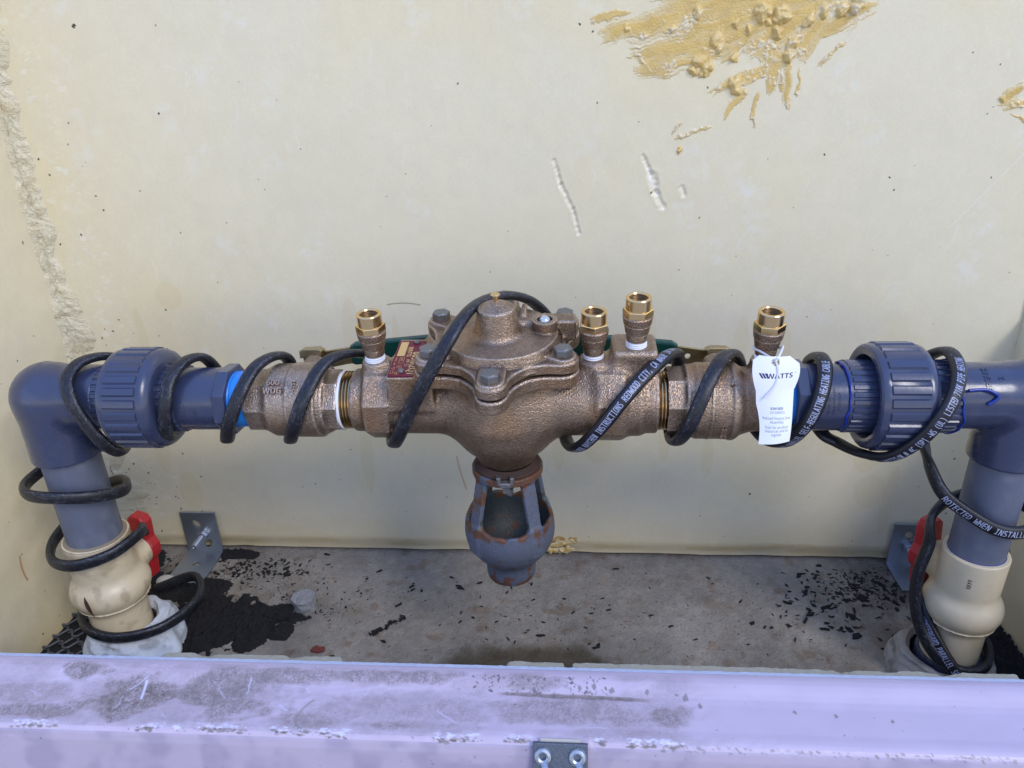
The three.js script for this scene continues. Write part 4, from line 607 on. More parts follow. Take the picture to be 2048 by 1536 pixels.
  for (let i = 0; i <= NS; i++) {
    const u = i / NS, f = u * (n - 1), q = Math.min(n - 2, Math.floor(f)), t = f - q; curve.getTangent(u, T);
    N.set(lerp(K[q][3], K[q + 1][3], t), lerp(K[q][4], K[q + 1][4], t), lerp(K[q][5], K[q + 1][5], t)); Bn.crossVectors(T, N).normalize(); N.crossVectors(Bn, T).normalize();
    const row = spans.findIndex(([a, b]) => arc[i] >= a && arc[i] <= b);
    for (const rr of i && row !== lastRow ? [lastRow, row] : [row]) {
      const uu = rr < 0 ? arc[i] / 170 : (arc[i] - spans[rr][0]) / (spans[rr][1] - spans[rr][0]), r0 = rr < 0 ? rows - 1 : rr;
      for (let j = 0; j <= SEG; j++) { const a = j / SEG * Math.PI * 2, ca = Math.cos(a), sa = Math.sin(a), e = 0.82, cx = A * Math.sign(sa) * Math.pow(Math.abs(sa), e), cn = -B * Math.sign(ca) * Math.pow(Math.abs(ca), e), wob = 1 + 0.03 * (n3(arc[i] / 9, j % SEG, 3) - 0.5); Pp.push(pts[i].x + Bn.x * cx * wob + N.x * cn * wob, pts[i].y + Bn.y * cx * wob + N.y * cn * wob, pts[i].z + Bn.z * cx * wob + N.z * cn * wob); Uu.push(uu, 1 - (r0 + 1 - j / SEG) / rows); }
      if (ring && !(rr === row && row !== lastRow && i)) for (let j = 0; j < SEG; j++) { const a = (ring - 1) * (SEG + 1) + j, b = a + SEG + 1; Ii.push(a, b, b + 1, a, b + 1, a + 1); }
      ring++;
    }
    lastRow = row;
  }
  const g = new THREE.BufferGeometry(); g.setAttribute('position', new THREE.Float32BufferAttribute(Pp, 3)); g.setAttribute('uv', new THREE.Float32BufferAttribute(Uu, 2)); g.setIndex(Ii); g.computeVertexNormals();
  tex.wrapS = THREE.RepeatWrapping;
  tag(part('heating_cable', g, std({ name: 'black_cable_jacket', map: tex, roughness: 0.36, bumpMap: fineBump, bumpScale: 0.0001 })), 'long black heating cable with white printed lettering wound round the pipes and valves', 'cable');
}

// ------------------------------------------------------------------ paper tag on its tie
{
  const tagTex = canvasTex(512, 1200, (c, w, h) => {
    c.fillStyle = '#f1f2f4'; c.fillRect(0, 0, w, h); c.fillStyle = '#24265c'; c.textAlign = 'center';
    c.save(); c.translate(w * 0.5, 262); c.font = 'bold 98px sans-serif'; c.scale(0.94, 1); c.fillText('WATTS', 34, 34); c.restore();
    for (let i = 0; i < 3; i++) { const x = 62 + i * 30; c.beginPath(); c.moveTo(x, 226); c.lineTo(x + 22, 226); c.lineTo(x + 52, 296); c.lineTo(x + 30, 296); c.closePath(); c.fill(); }
    c.font = '20px sans-serif'; c.fillText('®', 462, 236);
    c.fillStyle = '#43465c'; c.font = 'bold 48px sans-serif'; c.fillText('0391005', w / 2 + 20, 740); c.font = '46px sans-serif'; c.fillText('101598953', w / 2 + 20, 792);
    c.fillStyle = '#4a4e62'; c.font = '50px sans-serif'; c.save(); c.translate(w / 2, 0); c.fillText('Reduced Pressure Zone', 10, 870, 430); c.fillText('Assembly', 10, 920); c.fillText('Scan for product', 10, 990); c.fillText('resources and to', 10, 1040); c.fillText('register', 10, 1090); c.restore();
  });
  const C = { tl: [218, 62, 36], tr: [256, 60, 36], bl: [226, -17, 53], br: [252, -13, 55] };
  const nu = 40, nv = 80, Pp = [], Uu = [], Ii = [];
  for (let side = 0; side < 2; side++) for (let j = 0; j <= nv; j++) for (let i = 0; i <= nu; i++) {
    const u = i / nu, v = j / nv, b = [0, 1, 2].map((q) => lerp(lerp(C.tl[q], C.tr[q], u), lerp(C.bl[q], C.br[q], u), v));
    const bulge = v < 0.4 ? 6 * Math.sin(v / 0.4 * Math.PI) * (u - 0.4) : 0; b[0] += bulge + (v > 0.55 ? -2.2 * Math.sin((v - 0.55) / 0.45 * Math.PI) * (1 - u) * -1 : 0); b[2] += 4 * Math.sin(u * Math.PI) * (1 - 0.5 * v) - 5 * Math.pow(1 - v, 3) * u + 1.6 * Math.sin(v * 7 + u * 2);
    Pp.push(b[0], b[1], b[2] - side * 0.35); Uu.push(u, 1 - v);
  }
  const off = (nu + 1) * (nv + 1), keep = (i, j) => { const u = (i + 0.5) / nu, v = (j + 0.5) / nv, cut = 0.11; if (u < cut && v < 0.055 * (1 - u / cut)) return false; if (u > 1 - cut * 1.6 && v < 0.09 * (1 - (1 - u) / (cut * 1.6))) return false; return Math.hypot((u - 0.47) * 38, (v - 0.055) * 80) > 3.4; };
  for (let side = 0; side < 2; side++) for (let j = 0; j < nv; j++) for (let i = 0; i < nu; i++) if (keep(i, j)) { const a = side * off + j * (nu + 1) + i; if (side) Ii.push(a, a + 1, a + nu + 2, a, a + nu + 2, a + nu + 1); else Ii.push(a, a + nu + 2, a + 1, a, a + nu + 1, a + nu + 2); }
  const g = new THREE.BufferGeometry(); g.setAttribute('position', new THREE.Float32BufferAttribute(Pp, 3)); g.setAttribute('uv', new THREE.Float32BufferAttribute(Uu, 2)); g.setIndex(Ii); g.computeVertexNormals();
  const t = thing('paper_tag', 'white paper product tag hanging from the rightmost test cock', 'tag', [237, -17, 50]);
  part('tag_sheet', g, new THREE.MeshPhysicalMaterial({ name: 'tag_paper', map: tagTex, roughness: 0.55 }), t);
  const tie = (pts, r) => boxUV(new THREE.TubeGeometry(new THREE.CatmullRomCurve3(pts.map((p) => new THREE.Vector3(...p))), 60, r, 8));
  part('tie', tie([[236, 56, 39.5], [240, 62, 36], [246, 64, 22], [248, 57, 8], [243, 52, -8], [233, 52, -12], [226, 54, 0], [228, 58, 20], [235, 57, 36], [237, 55, 41], [238, 44, 43], [236, 36, 45], [228, 25, 47.5]], 1.05), std({ name: 'clear_tie', color: lin(0.72, 0.73, 0.78), roughness: 0.3 }), t);
}

// ------------------------------------------------------------------ white wraps round the feet of the risers
function wrap(name, label, cx, cz, prof, seed, colour, tip) {
  const nu = 180, nv = 40, Pp = [], Ii = []; for (let j = 0; j <= nv; j++) for (let i = 0; i <= nu; i++) {
    const th = i / nu * Math.PI * 2, v = j / nv, q = v * (prof.length - 1), k = Math.min(prof.length - 2, Math.floor(q)), r0 = lerp(prof[k][0], prof[k + 1][0], sm(q - k)), y = lerp(prof[k][1], prof[k + 1][1], q - k);
    const cxn = Math.cos(th), szn = Math.sin(th), tw = th + v * 1.1, fold = Math.pow(Math.abs(Math.sin(tw * 3.5 + 3 * n2(v * 3, Math.cos(th) * 1.4 + seed, 5))), 3), r = r0 + 3.4 * fold * Math.sin(v * Math.PI) + 4 * (fbm3(cxn * 1.6 + seed, szn * 1.6, v * 3, 3) - 0.5) + (tip && j < nv * 0.5 ? tip[1] * Math.pow(Math.max(0, Math.cos(th - tip[0])), 40) * Math.sin(v * 2 * Math.PI) : 0);
    Pp.push(cx + r * szn, y + 3 * (fbm3(cxn * 2, szn * 2 + seed, v * 2, 2) - 0.5), cz + r * cxn);
  }
  for (let j = 0; j < nv; j++) for (let i = 0; i < nu; i++) { const a = j * (nu + 1) + i, b = a + nu + 1; Ii.push(a, a + 1, b + 1, a, b + 1, b); }
  const g = new THREE.BufferGeometry(); g.setAttribute('position', new THREE.Float32BufferAttribute(Pp, 3)); g.setIndex(Ii); g.computeVertexNormals();
  const col = (x, y, z) => { const d = step(0.5, 0.72, fbm3(x / 13, y / 9, z / 13, 4)) * 0.6, k = 0.94 + 0.12 * fbm3(x / 3, y / 3, z / 3, 2); return colour.map((c) => c * k * (1 - d * 0.65)); };
  return tag(part(name, paint(boxUV(g), col), std({ name: 'wrap_cloth', color: W, vertexColors: true, roughness: 0.85, bumpMap: fineBump, bumpScale: 0.0006 })), label, 'cloth wrap');
}
wrap('cloth_wrap', 'crumpled white cloth wrapped round the foot of the left riser', -464, -4, [[57, -334], [55, -318], [48, -304], [42, -296], [37, -290], [32, -289], [29, -298]], 3, [0.62, 0.66, 0.72], [1.2, 22]);
wrap('cloth_wrap', 'dirty beige cloth wrapped round the foot of the right riser', 468, -2, [[56, -334], [53, -324], [48, -314], [44, -306], [41, -303], [37, -304], [33, -310]], 8, [0.36, 0.33, 0.29], null);
tag(part('pipe_sleeve', P(rev([[32, -333], [34, -330], [34, -306], [33, -303], [26, -303]], 'y', [472, 0, 0])), M.pvc), 'dark plastic sleeve inside the cloth at the foot of the right riser', 'pipe sleeve');

// ------------------------------------------------------------------ zinc angle brackets
function bracket(x0, x1, h, d, label, mirror) {
  const t = thing('angle_bracket', label, 'bracket', [(x0 + x1) / 2, FLOOR, BACK], 'zinc angle brackets'), w = x1 - x0, s = 3;
  const plateShape = (hh, holes) => { const g = extrude([[0, 0], [w, 0], [w, hh], [0, hh]], s, 0.4, holes); return g; };
  const up = plateShape(h, [[w * 0.42, h * 0.72, 5, 7.5, 0.6], [w * 0.62, h * 0.24, 5, 7.5, -0.6]]); up.translate(x0, FLOOR + 1, BACK + 4.2);
  const low = plateShape(d, [[w * 0.5, d * 0.55, 5.2]]); low.rotateX(-Math.PI / 2); low.translate(x0, FLOOR + 1.2, BACK + 4.2 + d);
  part('plate', merge([boxUV(up), boxUV(low)]), M.zinc, t);
  const bxp = [(x0 + x1) / 2 + (mirror ? -4 : 2), FLOOR + h * 0.47];
  const nut = extrude([0, 1, 2, 3, 4, 5].map((i) => [8 * Math.cos(i * 1.0472 + 0.3), 8 * Math.sin(i * 1.0472 + 0.3)]), 7, 0.7); nut.translate(bxp[0], bxp[1], BACK + 7.4);
  part('bolt', merge([threads(0, 30, 4.3, 1.4, 0.6, 'z', [0, 0, 0]).scale(1, 1, 1).translate(bxp[0], bxp[1], BACK + 7)]), M.zinc, t); part('nut', boxUV(nut), M.zinc, t);
  return t;
}
bracket(-486, -435, 68, 72, 'zinc angle bracket bolted to the back wall beside the left riser', false);
bracket(478, 530, 66, 56, 'zinc angle bracket bolted to the back wall behind the right riser', true);

// ------------------------------------------------------------------ vent mesh, floor plug, debris
{
  const t = thing('vent_mesh', 'dark diamond mesh screen lying on the floor by the left wall', 'mesh screen', [-545, FLOOR, 20]);
  const g = []; const x0 = -574, x1 = -498, z0 = -110, z1 = 168, q = 19;
  for (let i = -30; i < 30; i++) for (const s of [1, -1]) { // zigzag strands, joined at the knuckles
    const pts = []; for (let k = 0; k <= 12; k++) { const x = x0 + k * (x1 - x0) / 12, z = 20 + i * q + s * ((((k + (s > 0 ? 0 : 0)) % 4) < 2 ? 1 : 0) * q * 0.5); if (z > z0 && z < z1) pts.push(new THREE.Vector3(x, FLOOR + 5 + 1.6 * s, z)); }
    if (pts.length > 3) g.push(boxUV(new THREE.TubeGeometry(new THREE.CatmullRomCurve3(pts, false, 'catmullrom', 0.2), pts.length * 3, 1.7, 5)));
  }
  part('strands', merge(g), std({ name: 'mesh_steel', color: lin(0.12, 0.125, 0.135), roughness: 0.5, metalness: 0.5 }), t); part('dark_recess_sheet', box(x0 - 2, x1, FLOOR, FLOOR + 1.2, z0, z1), M.black, t);  // flat black sheet painted in for the dark of a recess
}
{
  const g = new THREE.IcosahedronGeometry(1, 4), p = g.attributes.position; for (let i = 0; i < p.count; i++) { const x = p.getX(i), y = p.getY(i), z = p.getZ(i), k = 1 + 0.34 * (fbm3(x * 2.4 + 9, y * 2.4, z * 2.4, 4) - 0.5), h = Math.hypot(x, z) || 1, m = Math.min(1, 1.25 / (Math.abs(y) + h) ); p.setXYZ(i, 16 * x * k * Math.min(1.2, 0.9 / Math.max(h, 0.75)), 10.5 * clamp(y * 1.7, -1, 1) * k, 15 * z * k * Math.min(1.2, 0.9 / Math.max(h, 0.75))); }
  g.computeVertexNormals(); g.rotateX(0.12); g.translate(-279, FLOOR + 10, -74);
  tag(part('concrete_plug', boxUV(g), std({ name: 'plug_concrete', color: lin(0.30, 0.30, 0.31), roughness: 0.95, bumpMap: castBump, bumpScale: 0.002 })), 'round grey lump of concrete among the black mulch on the floor', 'concrete lump');
  const chip = extrude([[-8, -3], [2, -5], [8, -2], [7, 4], [1, 3], [-3, 6], [-7, 2]], 3, 0.5); chip.rotateX(-Math.PI / 2); chip.translate(-240, FLOOR + 0.5, -3);
  tag(part('brick_chip', boxUV(chip), std({ name: 'red_chip', color: lin(0.16, 0.035, 0.025), roughness: 0.9 })), 'small red brick chip on the floor beside the front edge', 'chip');
  const pb = new THREE.IcosahedronGeometry(1, 3); pb.scale(14, 8, 10); pb.translate(-482, FLOOR + 7, -112); tag(part('pebble', boxUV(pb), std({ name: 'pale_pebble', color: lin(0.5, 0.47, 0.42), roughness: 0.8 })), 'small pale pebble behind the foot of the left riser', 'pebble');
}
{
  const R = rng(404), list = [], base = [];
  for (let v = 0; v < 7; v++) { const n = 6 + (v % 3), pts = [], asp = 0.28 + 0.11 * v; for (let i = 0; i < n; i++) { const a = (i + 0.5 * R()) / n * Math.PI * 2, r = 0.4 + 0.8 * R(); pts.push([Math.cos(a) * r * 1.5, Math.sin(a) * r * asp]); } const g = new THREE.ExtrudeGeometry(new THREE.Shape(pts.map((p) => new THREE.Vector2(...p))), { depth: 0.3, bevelEnabled: false }); g.rotateX(-Math.PI / 2); base.push(boxUV(g)); }
  const inWall = (x, z) => x > -566 && x < 566 && z > -186 && z < 168, blocked = (x, z) => (x > -486 && x < -435 && z < -112) || Math.hypot(x + 279, z + 74) < 16 || (x > 478 && x < 530 && z < -130);
  const put = (x, z, s, tilt = 0.25, y = 0) => { if (!inWall(x, z) || blocked(x, z)) return; const g = base[Math.floor(R() * 7)].clone(); g.scale(s, s * (0.7 + R()), s); g.rotateX((R() - 0.5) * tilt); g.rotateZ((R() - 0.5) * tilt); g.rotateY(R() * 6.28); g.translate(x, FLOOR + 0.35 + y, z); list.push(g); };
  const gauss = () => (R() + R() + R() - 1.5) / 1.5;
  const cloud = (n, cx, cz, rx, rz, s0, s1, tilt) => { for (let i = 0; i < n; i++) put(cx + rx * gauss(), cz + rz * gauss(), lerp(s0, s1, Math.pow(R(), 3)), tilt); };
  cloud(420, -385, -150, 110, 45, 0.3, 2.4, 0.4); cloud(50, -370, -150, 110, 45, 2, 4.2, 0.3); cloud(130, -350, -120, 110, 50, 0.4, 1.8, 0.3); cloud(120, -260, -80, 120, 60, 0.4, 2.2, 0.3); cloud(60, -240, -120, 190, 60, 0.4, 2.2, 0.3);
  cloud(420, 440, -140, 100, 50, 0.3, 2.4, 0.4); cloud(70, 430, -130, 110, 60, 1.8, 4.6, 0.3); cloud(110, 380, -90, 120, 70, 0.4, 2.6, 0.4); cloud(80, 450, -160, 120, 25, 0.6, 3.4, 0.3); cloud(300, 560, -70, 70, 110, 0.6, 3.6, 0.5); cloud(110, 60, -70, 480, 110, 0.4, 2.4, 0.2); cloud(60, 400, -100, 140, 70, 2.4, 5.2, 0.3); cloud(24, 100, -90, 420, 90, 2, 4.4, 0.3); cloud(300, -500, -120, 70, 70, 0.6, 3.4, 0.6);
  for (const [x, z, s] of [[-86, -120, 5], [-60, -130, 3.5], [-18, -122, 2.4], [8, -130, 2.6], [-100, -140, 3], [120, -165, 3.4], [240, -150, 3], [330, -105, 4], [352, -85, 5.5], [362, -60, 4], [395, -48, 5], [420, -30, 3.5], [300, -60, 2], [-200, -150, 3.6], [-150, -120, 2.8], [-165, -20, 3], [-220, 5, 2.4]]) put(x, z, s, 0.3);
  for (let i = 0; i < 46; i++) { const u = R(); put(-182 + 34 * u + 5 * gauss(), -30 - 34 * u + 4 * gauss(), 1 + 2.4 * R(), 0.6, R() * 1.2); }
  // heaps: an uneven, crumbly layer
  const heap = (x0, x1, z0, z1, f, hmax) => { const nx = Math.round((x1 - x0) / 1.5), nz = Math.round((z1 - z0) / 1.5), H = [], Pp = [], Ii = []; for (let j = 0; j <= nz; j++) for (let i = 0; i <= nx; i++) { const x = lerp(x0, x1, i / nx), z = lerp(z0, z1, j / nz), m = f(x, z) + 0.75 * (fbm2(x / 13, z / 13, 4, 301) - 0.5), h = m > 0 ? Math.min(1, m * 4) * hmax * (0.15 + 1.5 * Math.pow(n2(x / 2.2, z / 2.2, 303), 1.5) + 0.7 * n2(x / 7, z / 7, 305)) : -1; H.push(h); Pp.push(x, FLOOR + Math.max(h, 0) , z); } for (let j = 0; j < nz; j++) for (let i = 0; i < nx; i++) { const a = j * (nx + 1) + i, b = a + nx + 1; if (Math.max(H[a], H[a + 1], H[b], H[b + 1]) > 0 && !blocked(Pp[a * 3], Pp[a * 3 + 2])) Ii.push(a, b, a + 1, a + 1, b, b + 1); } const g = new THREE.BufferGeometry(); g.setAttribute('position', new THREE.Float32BufferAttribute(Pp, 3)); g.setIndex(Ii); g.computeVertexNormals(); return boxUV(g); };
  const blob = (x, z, l) => Math.max(...l.map(([a, b, c, d]) => 1 - Math.hypot((x - a) / c, (z - b) / d)));
  list.push(heap(-480, -240, -160, 40, (x, z) => 0.9 * blob(x, z, [[-395, -45, 62, 52], [-348, -48, 48, 34], [-305, -62, 36, 18], [-296, -32, 15, 18], [-330, -22, 20, 24], [-400, -8, 30, 18], [-425, -110, 30, 20]]), 4.5));
  list.push(heap(-566, -330, -188, -60, (x, z) => 0.7 * blob(x, z, [[-540, -160, 30, 40], [-500, -105, 40, 40], [-418, -180, 34, 11], [-450, -100, 40, 22]]), 4)); list.push(heap(490, 566, -186, 120, (x, z) => 0.9 * blob(x, z, [[560, -40, 48, 90], [530, -20, 40, 40], [556, 60, 40, 60]]), 5));
  for (let i = 0; i < 2200; i++) { const a = R() * 6.28, r = Math.sqrt(R()); const [x, z, c, d] = [[-395, -45, 56, 48], [-348, -48, 44, 30], [-305, -62, 30, 14], [555, -20, 40, 90]][Math.floor(R() * 4)]; put(x + c * r * Math.cos(a), z + d * r * Math.sin(a), 0.7 + 2.2 * R() * R(), 1.2, 1.5 + 3 * R()); }
  tag(part('mulch_debris', merge(list), std({ name: 'black_mulch', color: lin(0.0085, 0.0078, 0.0082), roughness: 0.95 })), 'black mulch crumbs and heaps scattered over the concrete floor', 'debris', null, 'stuff');
}

// ------------------------------------------------------------------ foam: seam in the left corner, smears on the back wall
{
  const n = 620, m = 26, Pp = [], Ii = []; for (let i = 0; i <= n; i++) for (let j = 0; j <= m; j++) {
    const y = lerp(-300, 498, i / n), a = j / m, w = 17 + 12 * fbm2(y / 60, 3, 2, 401) + 10 * step(60, -120, y), s = (a - 0.5) * 2, edge = 1 - Math.pow(Math.abs(s), 2.2);
    const yy = y + 9 * fbm2(y / 30, s * 2, 2, 411) + 14 * s * (n2(y / 40, 3, 413) - 0.3), ridge = 1 - Math.abs(2 * fbm2(yy / 9, s * 4 + 5, 3, 403) - 1), lump = fbm2(y / 12, s * 3 + 9, 3, 405), shred = fbm2(y / 4.5, s * 7 + y / 30, 3, 407);
    const fade = lerp(0.45, 1, step(-90, 40, y)), h = edge * (1.5 + (5 * lump + 1.2 * ridge * ridge + 4 * shred) * fade) - 1.5 - 3 * (1 - edge);
    // follows the corner: along the left wall for s < 0, along the back wall for s > 0
    const th = (s + 1) * Math.PI / 4, soft = Math.sqrt(s * s + 0.06), rag = 1 + 1.3 * (fbm2(y / 34, s > 0 ? 2 : 8, 4, 415) - 0.5), px = LEFT + (soft + s) * 0.5 * w * 1.25 * rag + Math.cos(th) * (h + 3 * (1 - Math.abs(s))), pz = BACK + (soft - s) * 0.5 * w * 0.65 * rag + Math.sin(th) * (h + 3 * (1 - Math.abs(s)));
    Pp.push(px, y, pz);
  }
  for (let i = 0; i < n; i++) for (let j = 0; j < m; j++) { const a = i * (m + 1) + j, b = a + m + 1; Ii.push(a, a + 1, b, b, a + 1, b + 1); }
  const g = new THREE.BufferGeometry(); g.setAttribute('position', new THREE.Float32BufferAttribute(Pp, 3)); g.setIndex(Ii); g.computeVertexNormals(); { const nn = g.attributes.normal; if (nn.getX(m / 2 | 0) + nn.getZ(m / 2 | 0) < 0) { const a = Ii; for (let i = 0; i < a.length; i += 3) { const t = a[i]; a[i] = a[i + 1]; a[i + 1] = t; } g.setIndex(a); g.computeVertexNormals(); } }
  const col = (x, y, z) => { const rim = step(12, 26, Math.max((x - LEFT) / 1.25, (z - BACK) / 0.65)), t = step(0.5, 0.7, fbm3(x / 14, y / 14, z / 14, 3)), d = step(0.66, 0.76, fbm3(x / 5 + 3, y / 5, z / 5, 3)) * 0.2; return [lerp(0.76, 0.73, t) * (1 - 0.6 * d), lerp(0.69, 0.63, t) * (1 - 0.65 * d), lerp(0.50, 0.42, t) * (1 - 0.7 * d)].map((q, n) => lerp(q, [0.74, 0.66, 0.45][n], rim)); };
  tag(part('foam_seam', paint(boxUV(g), col), std({ name: 'rough_foam', color: W, vertexColors: true, roughness: 0.9, bumpMap: castBump, bumpScale: 0.0016 })), 'rough cream foam bead filling the corner between left wall and back wall', 'foam bead');
}
{
  const S = [[83, 334, 117, 342, 11], [113, 324, 196, 339, 23], [124, 300, 227, 320, 28], [129, 286, 214, 298, 17], [189, 298, 226, 333, 25], [138, 323, 330, 341, 26], [210, 288, 264, 337, 19], [259, 292, 265, 332, 25], [288, 300, 308, 331, 25], [306, 313, 354, 340, 19], [264, 273, 260, 305, 12], [282, 246, 279, 300, 9], [293, 257, 292, 286, 5], [274, 263, 274, 277, 6], [219, 238, 237, 264, 9], [171, 220, 210, 230, 6], [168, 225, 178, 236, 6], [309, 285, 331, 308, 4], [252, 222, 246, 254, 3], [181, 315, 186, 339, 28], [134, 295, 160, 285, 17], [150, 345, 340, 352, 40], [92, 318, 190, 344, 22], [180, 300, 240, 322, 22], [240, 300, 300, 340, 26], [262, 262, 270, 300, 14], [205, 262, 262, 285, 12], [246, 236, 250, 262, 6]];
  const Bl = [[177, 206, 4.6], [190, 294, 7.0], [198, 286, 8.1], [208, 307, 5.8], [184, 339, 5.8], [203, 316, 7.0], [224, 295, 5.2], [227, 267, 8.1], [307, 334, 5.8], [258, 328, 5.2], [269, 336, 9.3], [250, 337, 10.4], [266, 319, 8.1], [279, 296, 7.5], [294, 327, 7.0], [226, 327, 5.2], [338, 339, 10.4], [326, 334, 7.0], [160, 324, 4.1], [118, 326, 3.5], [185, 284, 5.8], [193, 280, 4.6], [238, 320, 5.2], [282, 307, 7.0]];
  const smear = (name, label, x0, x1, y0, y1, h, strokes, blobs, grain) => {
    const nx = Math.round((x1 - x0) / h), ny = Math.round((y1 - y0) / h), H = new Float32Array((nx + 1) * (ny + 1)), Cc = [], Pp = [], Ii = [];
    for (let j = 0; j <= ny; j++) for (let i = 0; i <= nx; i++) {
      const X0 = lerp(x0, x1, i / nx), Y0 = lerp(y0, y1, j / ny), x = X0 + 9 * (fbm2(X0 / 22, Y0 / 22, 3, 521) - 0.5) + 2.5 * (n2(X0 / 3, Y0 / 3, 523) - 0.5), y = Y0 + 9 * (fbm2(X0 / 22 + 7, Y0 / 22, 3, 522) - 0.5) + 2.5 * (n2(X0 / 3, Y0 / 3, 524) - 0.5); let best = -1, e = 0;
      for (const [a, b, c, d, w] of strokes) {
        const l = Math.hypot(c - a, d - b), ux = (c - a) / l, uy = (d - b) / l, s = (x - a) * ux + (y - b) * uy, v = -(x - a) * uy + (y - b) * ux; if (s < -w || s > l + w || Math.abs(v) > w) continue;
        const rag = n2(v / 1.3, s / 26 + a, 501) * 0.8 + n2(v / 4.5, s / 34 + b, 503) * 0.75, along = Math.pow(Math.abs(s - l / 2) / (l / 2 + w * 0.3), 3), t = 1.36 - Math.hypot(v / (w * 0.62), along * 0.9) - 0.85 * rag; if (t > best) { best = t; e = rag; }
      }
      const crumb = n2(x / 2.2, y / 2.2, 505), patch = fbm2(x / 16, y / 16, 3, 507); let hh = best > 0 ? 0.05 + Math.min(0.5, best) * 0.7 + 0.45 * e * Math.min(1, best * 2.2) + (patch > 0.52 ? 2.2 * Math.max(0, crumb - 0.42) * Math.min(1, best * 4) * step(0.52, 0.62, patch) : 0) : -0.3 + Math.max(-0.4, best) * 0.8; let blob = 0;
      for (const [a, b, r] of blobs) { const q = Math.hypot(x - a + 1.4 * (n2(x / 6, y / 6, 511) - 0.5) * r * 0.3, (y - b) * 0.8 + 1.6 * (n2(x / 6, y / 6, 512) - 0.5) * r * 0.3) / (r * 0.8); if (q < 1) { const z = r * 0.62 * Math.pow(1 - q * q, 0.7) * (0.7 + 0.6 * n2(x / 4, y / 4, 515)); blob = Math.max(blob, z); } }
      hh = blob > 0.4 ? Math.max(hh, 0) + blob : hh; H[j * (nx + 1) + i] = hh;
      const thick = clamp(hh / 3.2), film = clamp((hh - 0.02) / 0.7), wh = grain * step(0.5, 0.66, patch) * step(0.4, 0.6, crumb), k = 0.9 + 0.2 * n2(x / 6, y / 6, 513);
      let c = [lerp(0.66, 0.74, thick) * k, lerp(0.44, 0.54, thick) * k, lerp(0.12, 0.22, thick) * k]; c = [lerp(c[0], 0.74, wh), lerp(c[1], 0.64, wh), lerp(c[2], 0.44, wh)].map((q, n) => lerp([0.74, 0.65, 0.43][n], q, 0.15 + 0.85 * film)); Cc.push(...c); Pp.push(X0, Y0, BACK + backDepth(X0, Y0) + Math.max(hh, -0.25));
    }
    for (let j = 0; j < ny; j++) for (let i = 0; i < nx; i++) { const a = j * (nx + 1) + i, b = a + nx + 1; if (Math.max(H[a], H[a + 1], H[b], H[b + 1]) > 0) Ii.push(a, a + 1, b + 1, a, b + 1, b); }
    const g = new THREE.BufferGeometry(); g.setAttribute('position', new THREE.Float32BufferAttribute(Pp, 3)); g.setAttribute('color', new THREE.Float32BufferAttribute(Cc, 3)); g.setIndex(Ii); g.computeVertexNormals();
    return tag(part(name, boxUV(g), std({ name: 'dried_foam', color: W, vertexColors: true, roughness: 0.32, bumpMap: fineBump, bumpScale: 0.0004 })), label, 'dried foam');
  };
  smear('foam_smear', 'large amber smear of dried spray foam high on the back wall', 70, 366, 205, 375, 0.75, S, Bl.slice(1), 0.9);
  smear('foam_drop', 'single amber drop of dried foam under the large smear', 168, 187, 197, 216, 0.5, [], [Bl[0]], 0);
  smear('foam_smear', 'small brown foam streak at the right edge of the back wall', 485, 560, 222, 275, 0.75, [[494, 246, 530, 268, 13], [500, 240, 548, 250, 9], [505, 232, 530, 226, 4]], [[497, 249, 3.5]], 0.7);
  smear('foam_crumbs', 'cluster of cream and amber foam lumps at the foot of the back wall', 12, 76, -328, -298, 0.6, [[26, -318, 62, -308, 9], [40, -322, 66, -320, 8]], [[22, -324, 5.5], [30, -325, 5], [36, -323, 4.5], [26, -319, 4], [44, -322, 4], [54, -318, 3.5], [50, -310, 3]], 0.4);
}

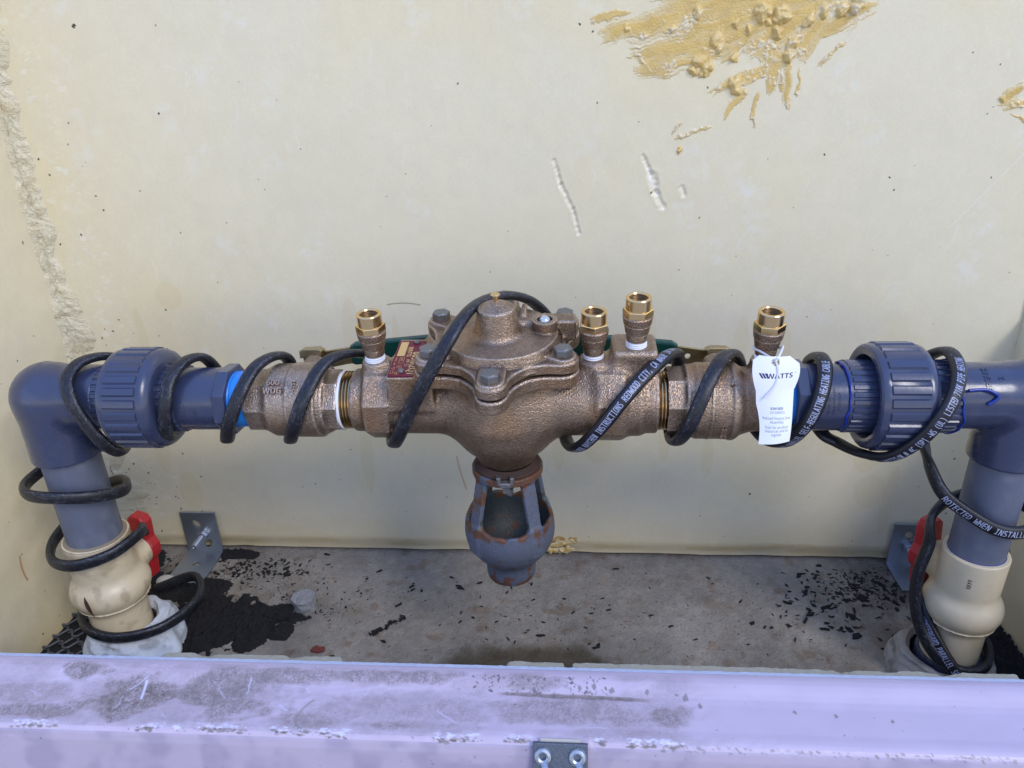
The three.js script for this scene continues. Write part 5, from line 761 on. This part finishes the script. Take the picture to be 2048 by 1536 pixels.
// ------------------------------------------------------------------ latch plate on the front face
{
  const t = thing('latch_plate', 'small grey steel latch plate with two eyelets on the front face', 'latch', [50, LIP - 6, 251]);
    const flatDown = (g) => { g.rotateX(-(Math.PI / 2 - 1.1)); return g; };
  const place = (g) => boxUV(flatDown(g).translate(51, LIP - 2.5, 252.5));
  part('plate', place(extrude([[-20.5, -60], [20.5, -60], [20.5, 1], [-20.5, 1]], 3.2, 0.7)), M.darkZinc, t); part('backing_strip', place(extrude([[-15, -3], [15, -3], [15, 3.2], [-15, 3.2]], 1.6, 0.3).translate(0, 0, -1)), std({ name: 'pale_strip', color: lin(0.5, 0.47, 0.42), roughness: 0.6 }), t);
  for (const x of [-12.8, 12.8]) {
    const eye = part('eyelet', place(rev([[2.4, 0], [2.6, 2.2], [4, 3], [6, 2.4], [7, 0.6], [7, 0]], 'y', [0, 0, 0], 36).rotateX(Math.PI / 2).translate(x, -8.5, 3.2)), M.zinc, t);
    part('hook', place(new THREE.TubeGeometry(new THREE.CatmullRomCurve3([[x + 1, -14, 3.5], [x + 2, -18, 7], [x + 2, -25, 9], [x + 2, -32, 9.5], [x + 1, -42, 9], [x, -56, 6]].map((p) => new THREE.Vector3(...p))), 40, 3.1, 12)), M.zinc, eye);
  }
}

{ // a dead leaf stuck to the left ivory valve
  const g = panel(6, 16, (u, v) => { const w = 2.4 * Math.sin(Math.PI * Math.pow(v, 0.8)) * (u - 0.5) * 2, y = lerp(-218, -246, v), a = 0.02 + w / 44 + 0.10 * v, r = 43.5 + 2.2 * Math.sin(v * 3) + 1.2 * Math.abs(u - 0.5); return [-470 + r * Math.sin(a), y, r * Math.cos(a) + 1.2]; }, (u, v) => [u, v]);
  const ix = g.index.array; for (let i = 0; i < ix.length; i += 3) [ix[i], ix[i + 1]] = [ix[i + 1], ix[i]]; g.computeVertexNormals();
  tag(part('dead_leaf', g, std({ name: 'dry_leaf', color: lin(0.07, 0.03, 0.018), roughness: 0.6 })), 'small curled brown leaf stuck to the dirty ivory ball valve', 'leaf');
}

renderer.render(scene, camera);
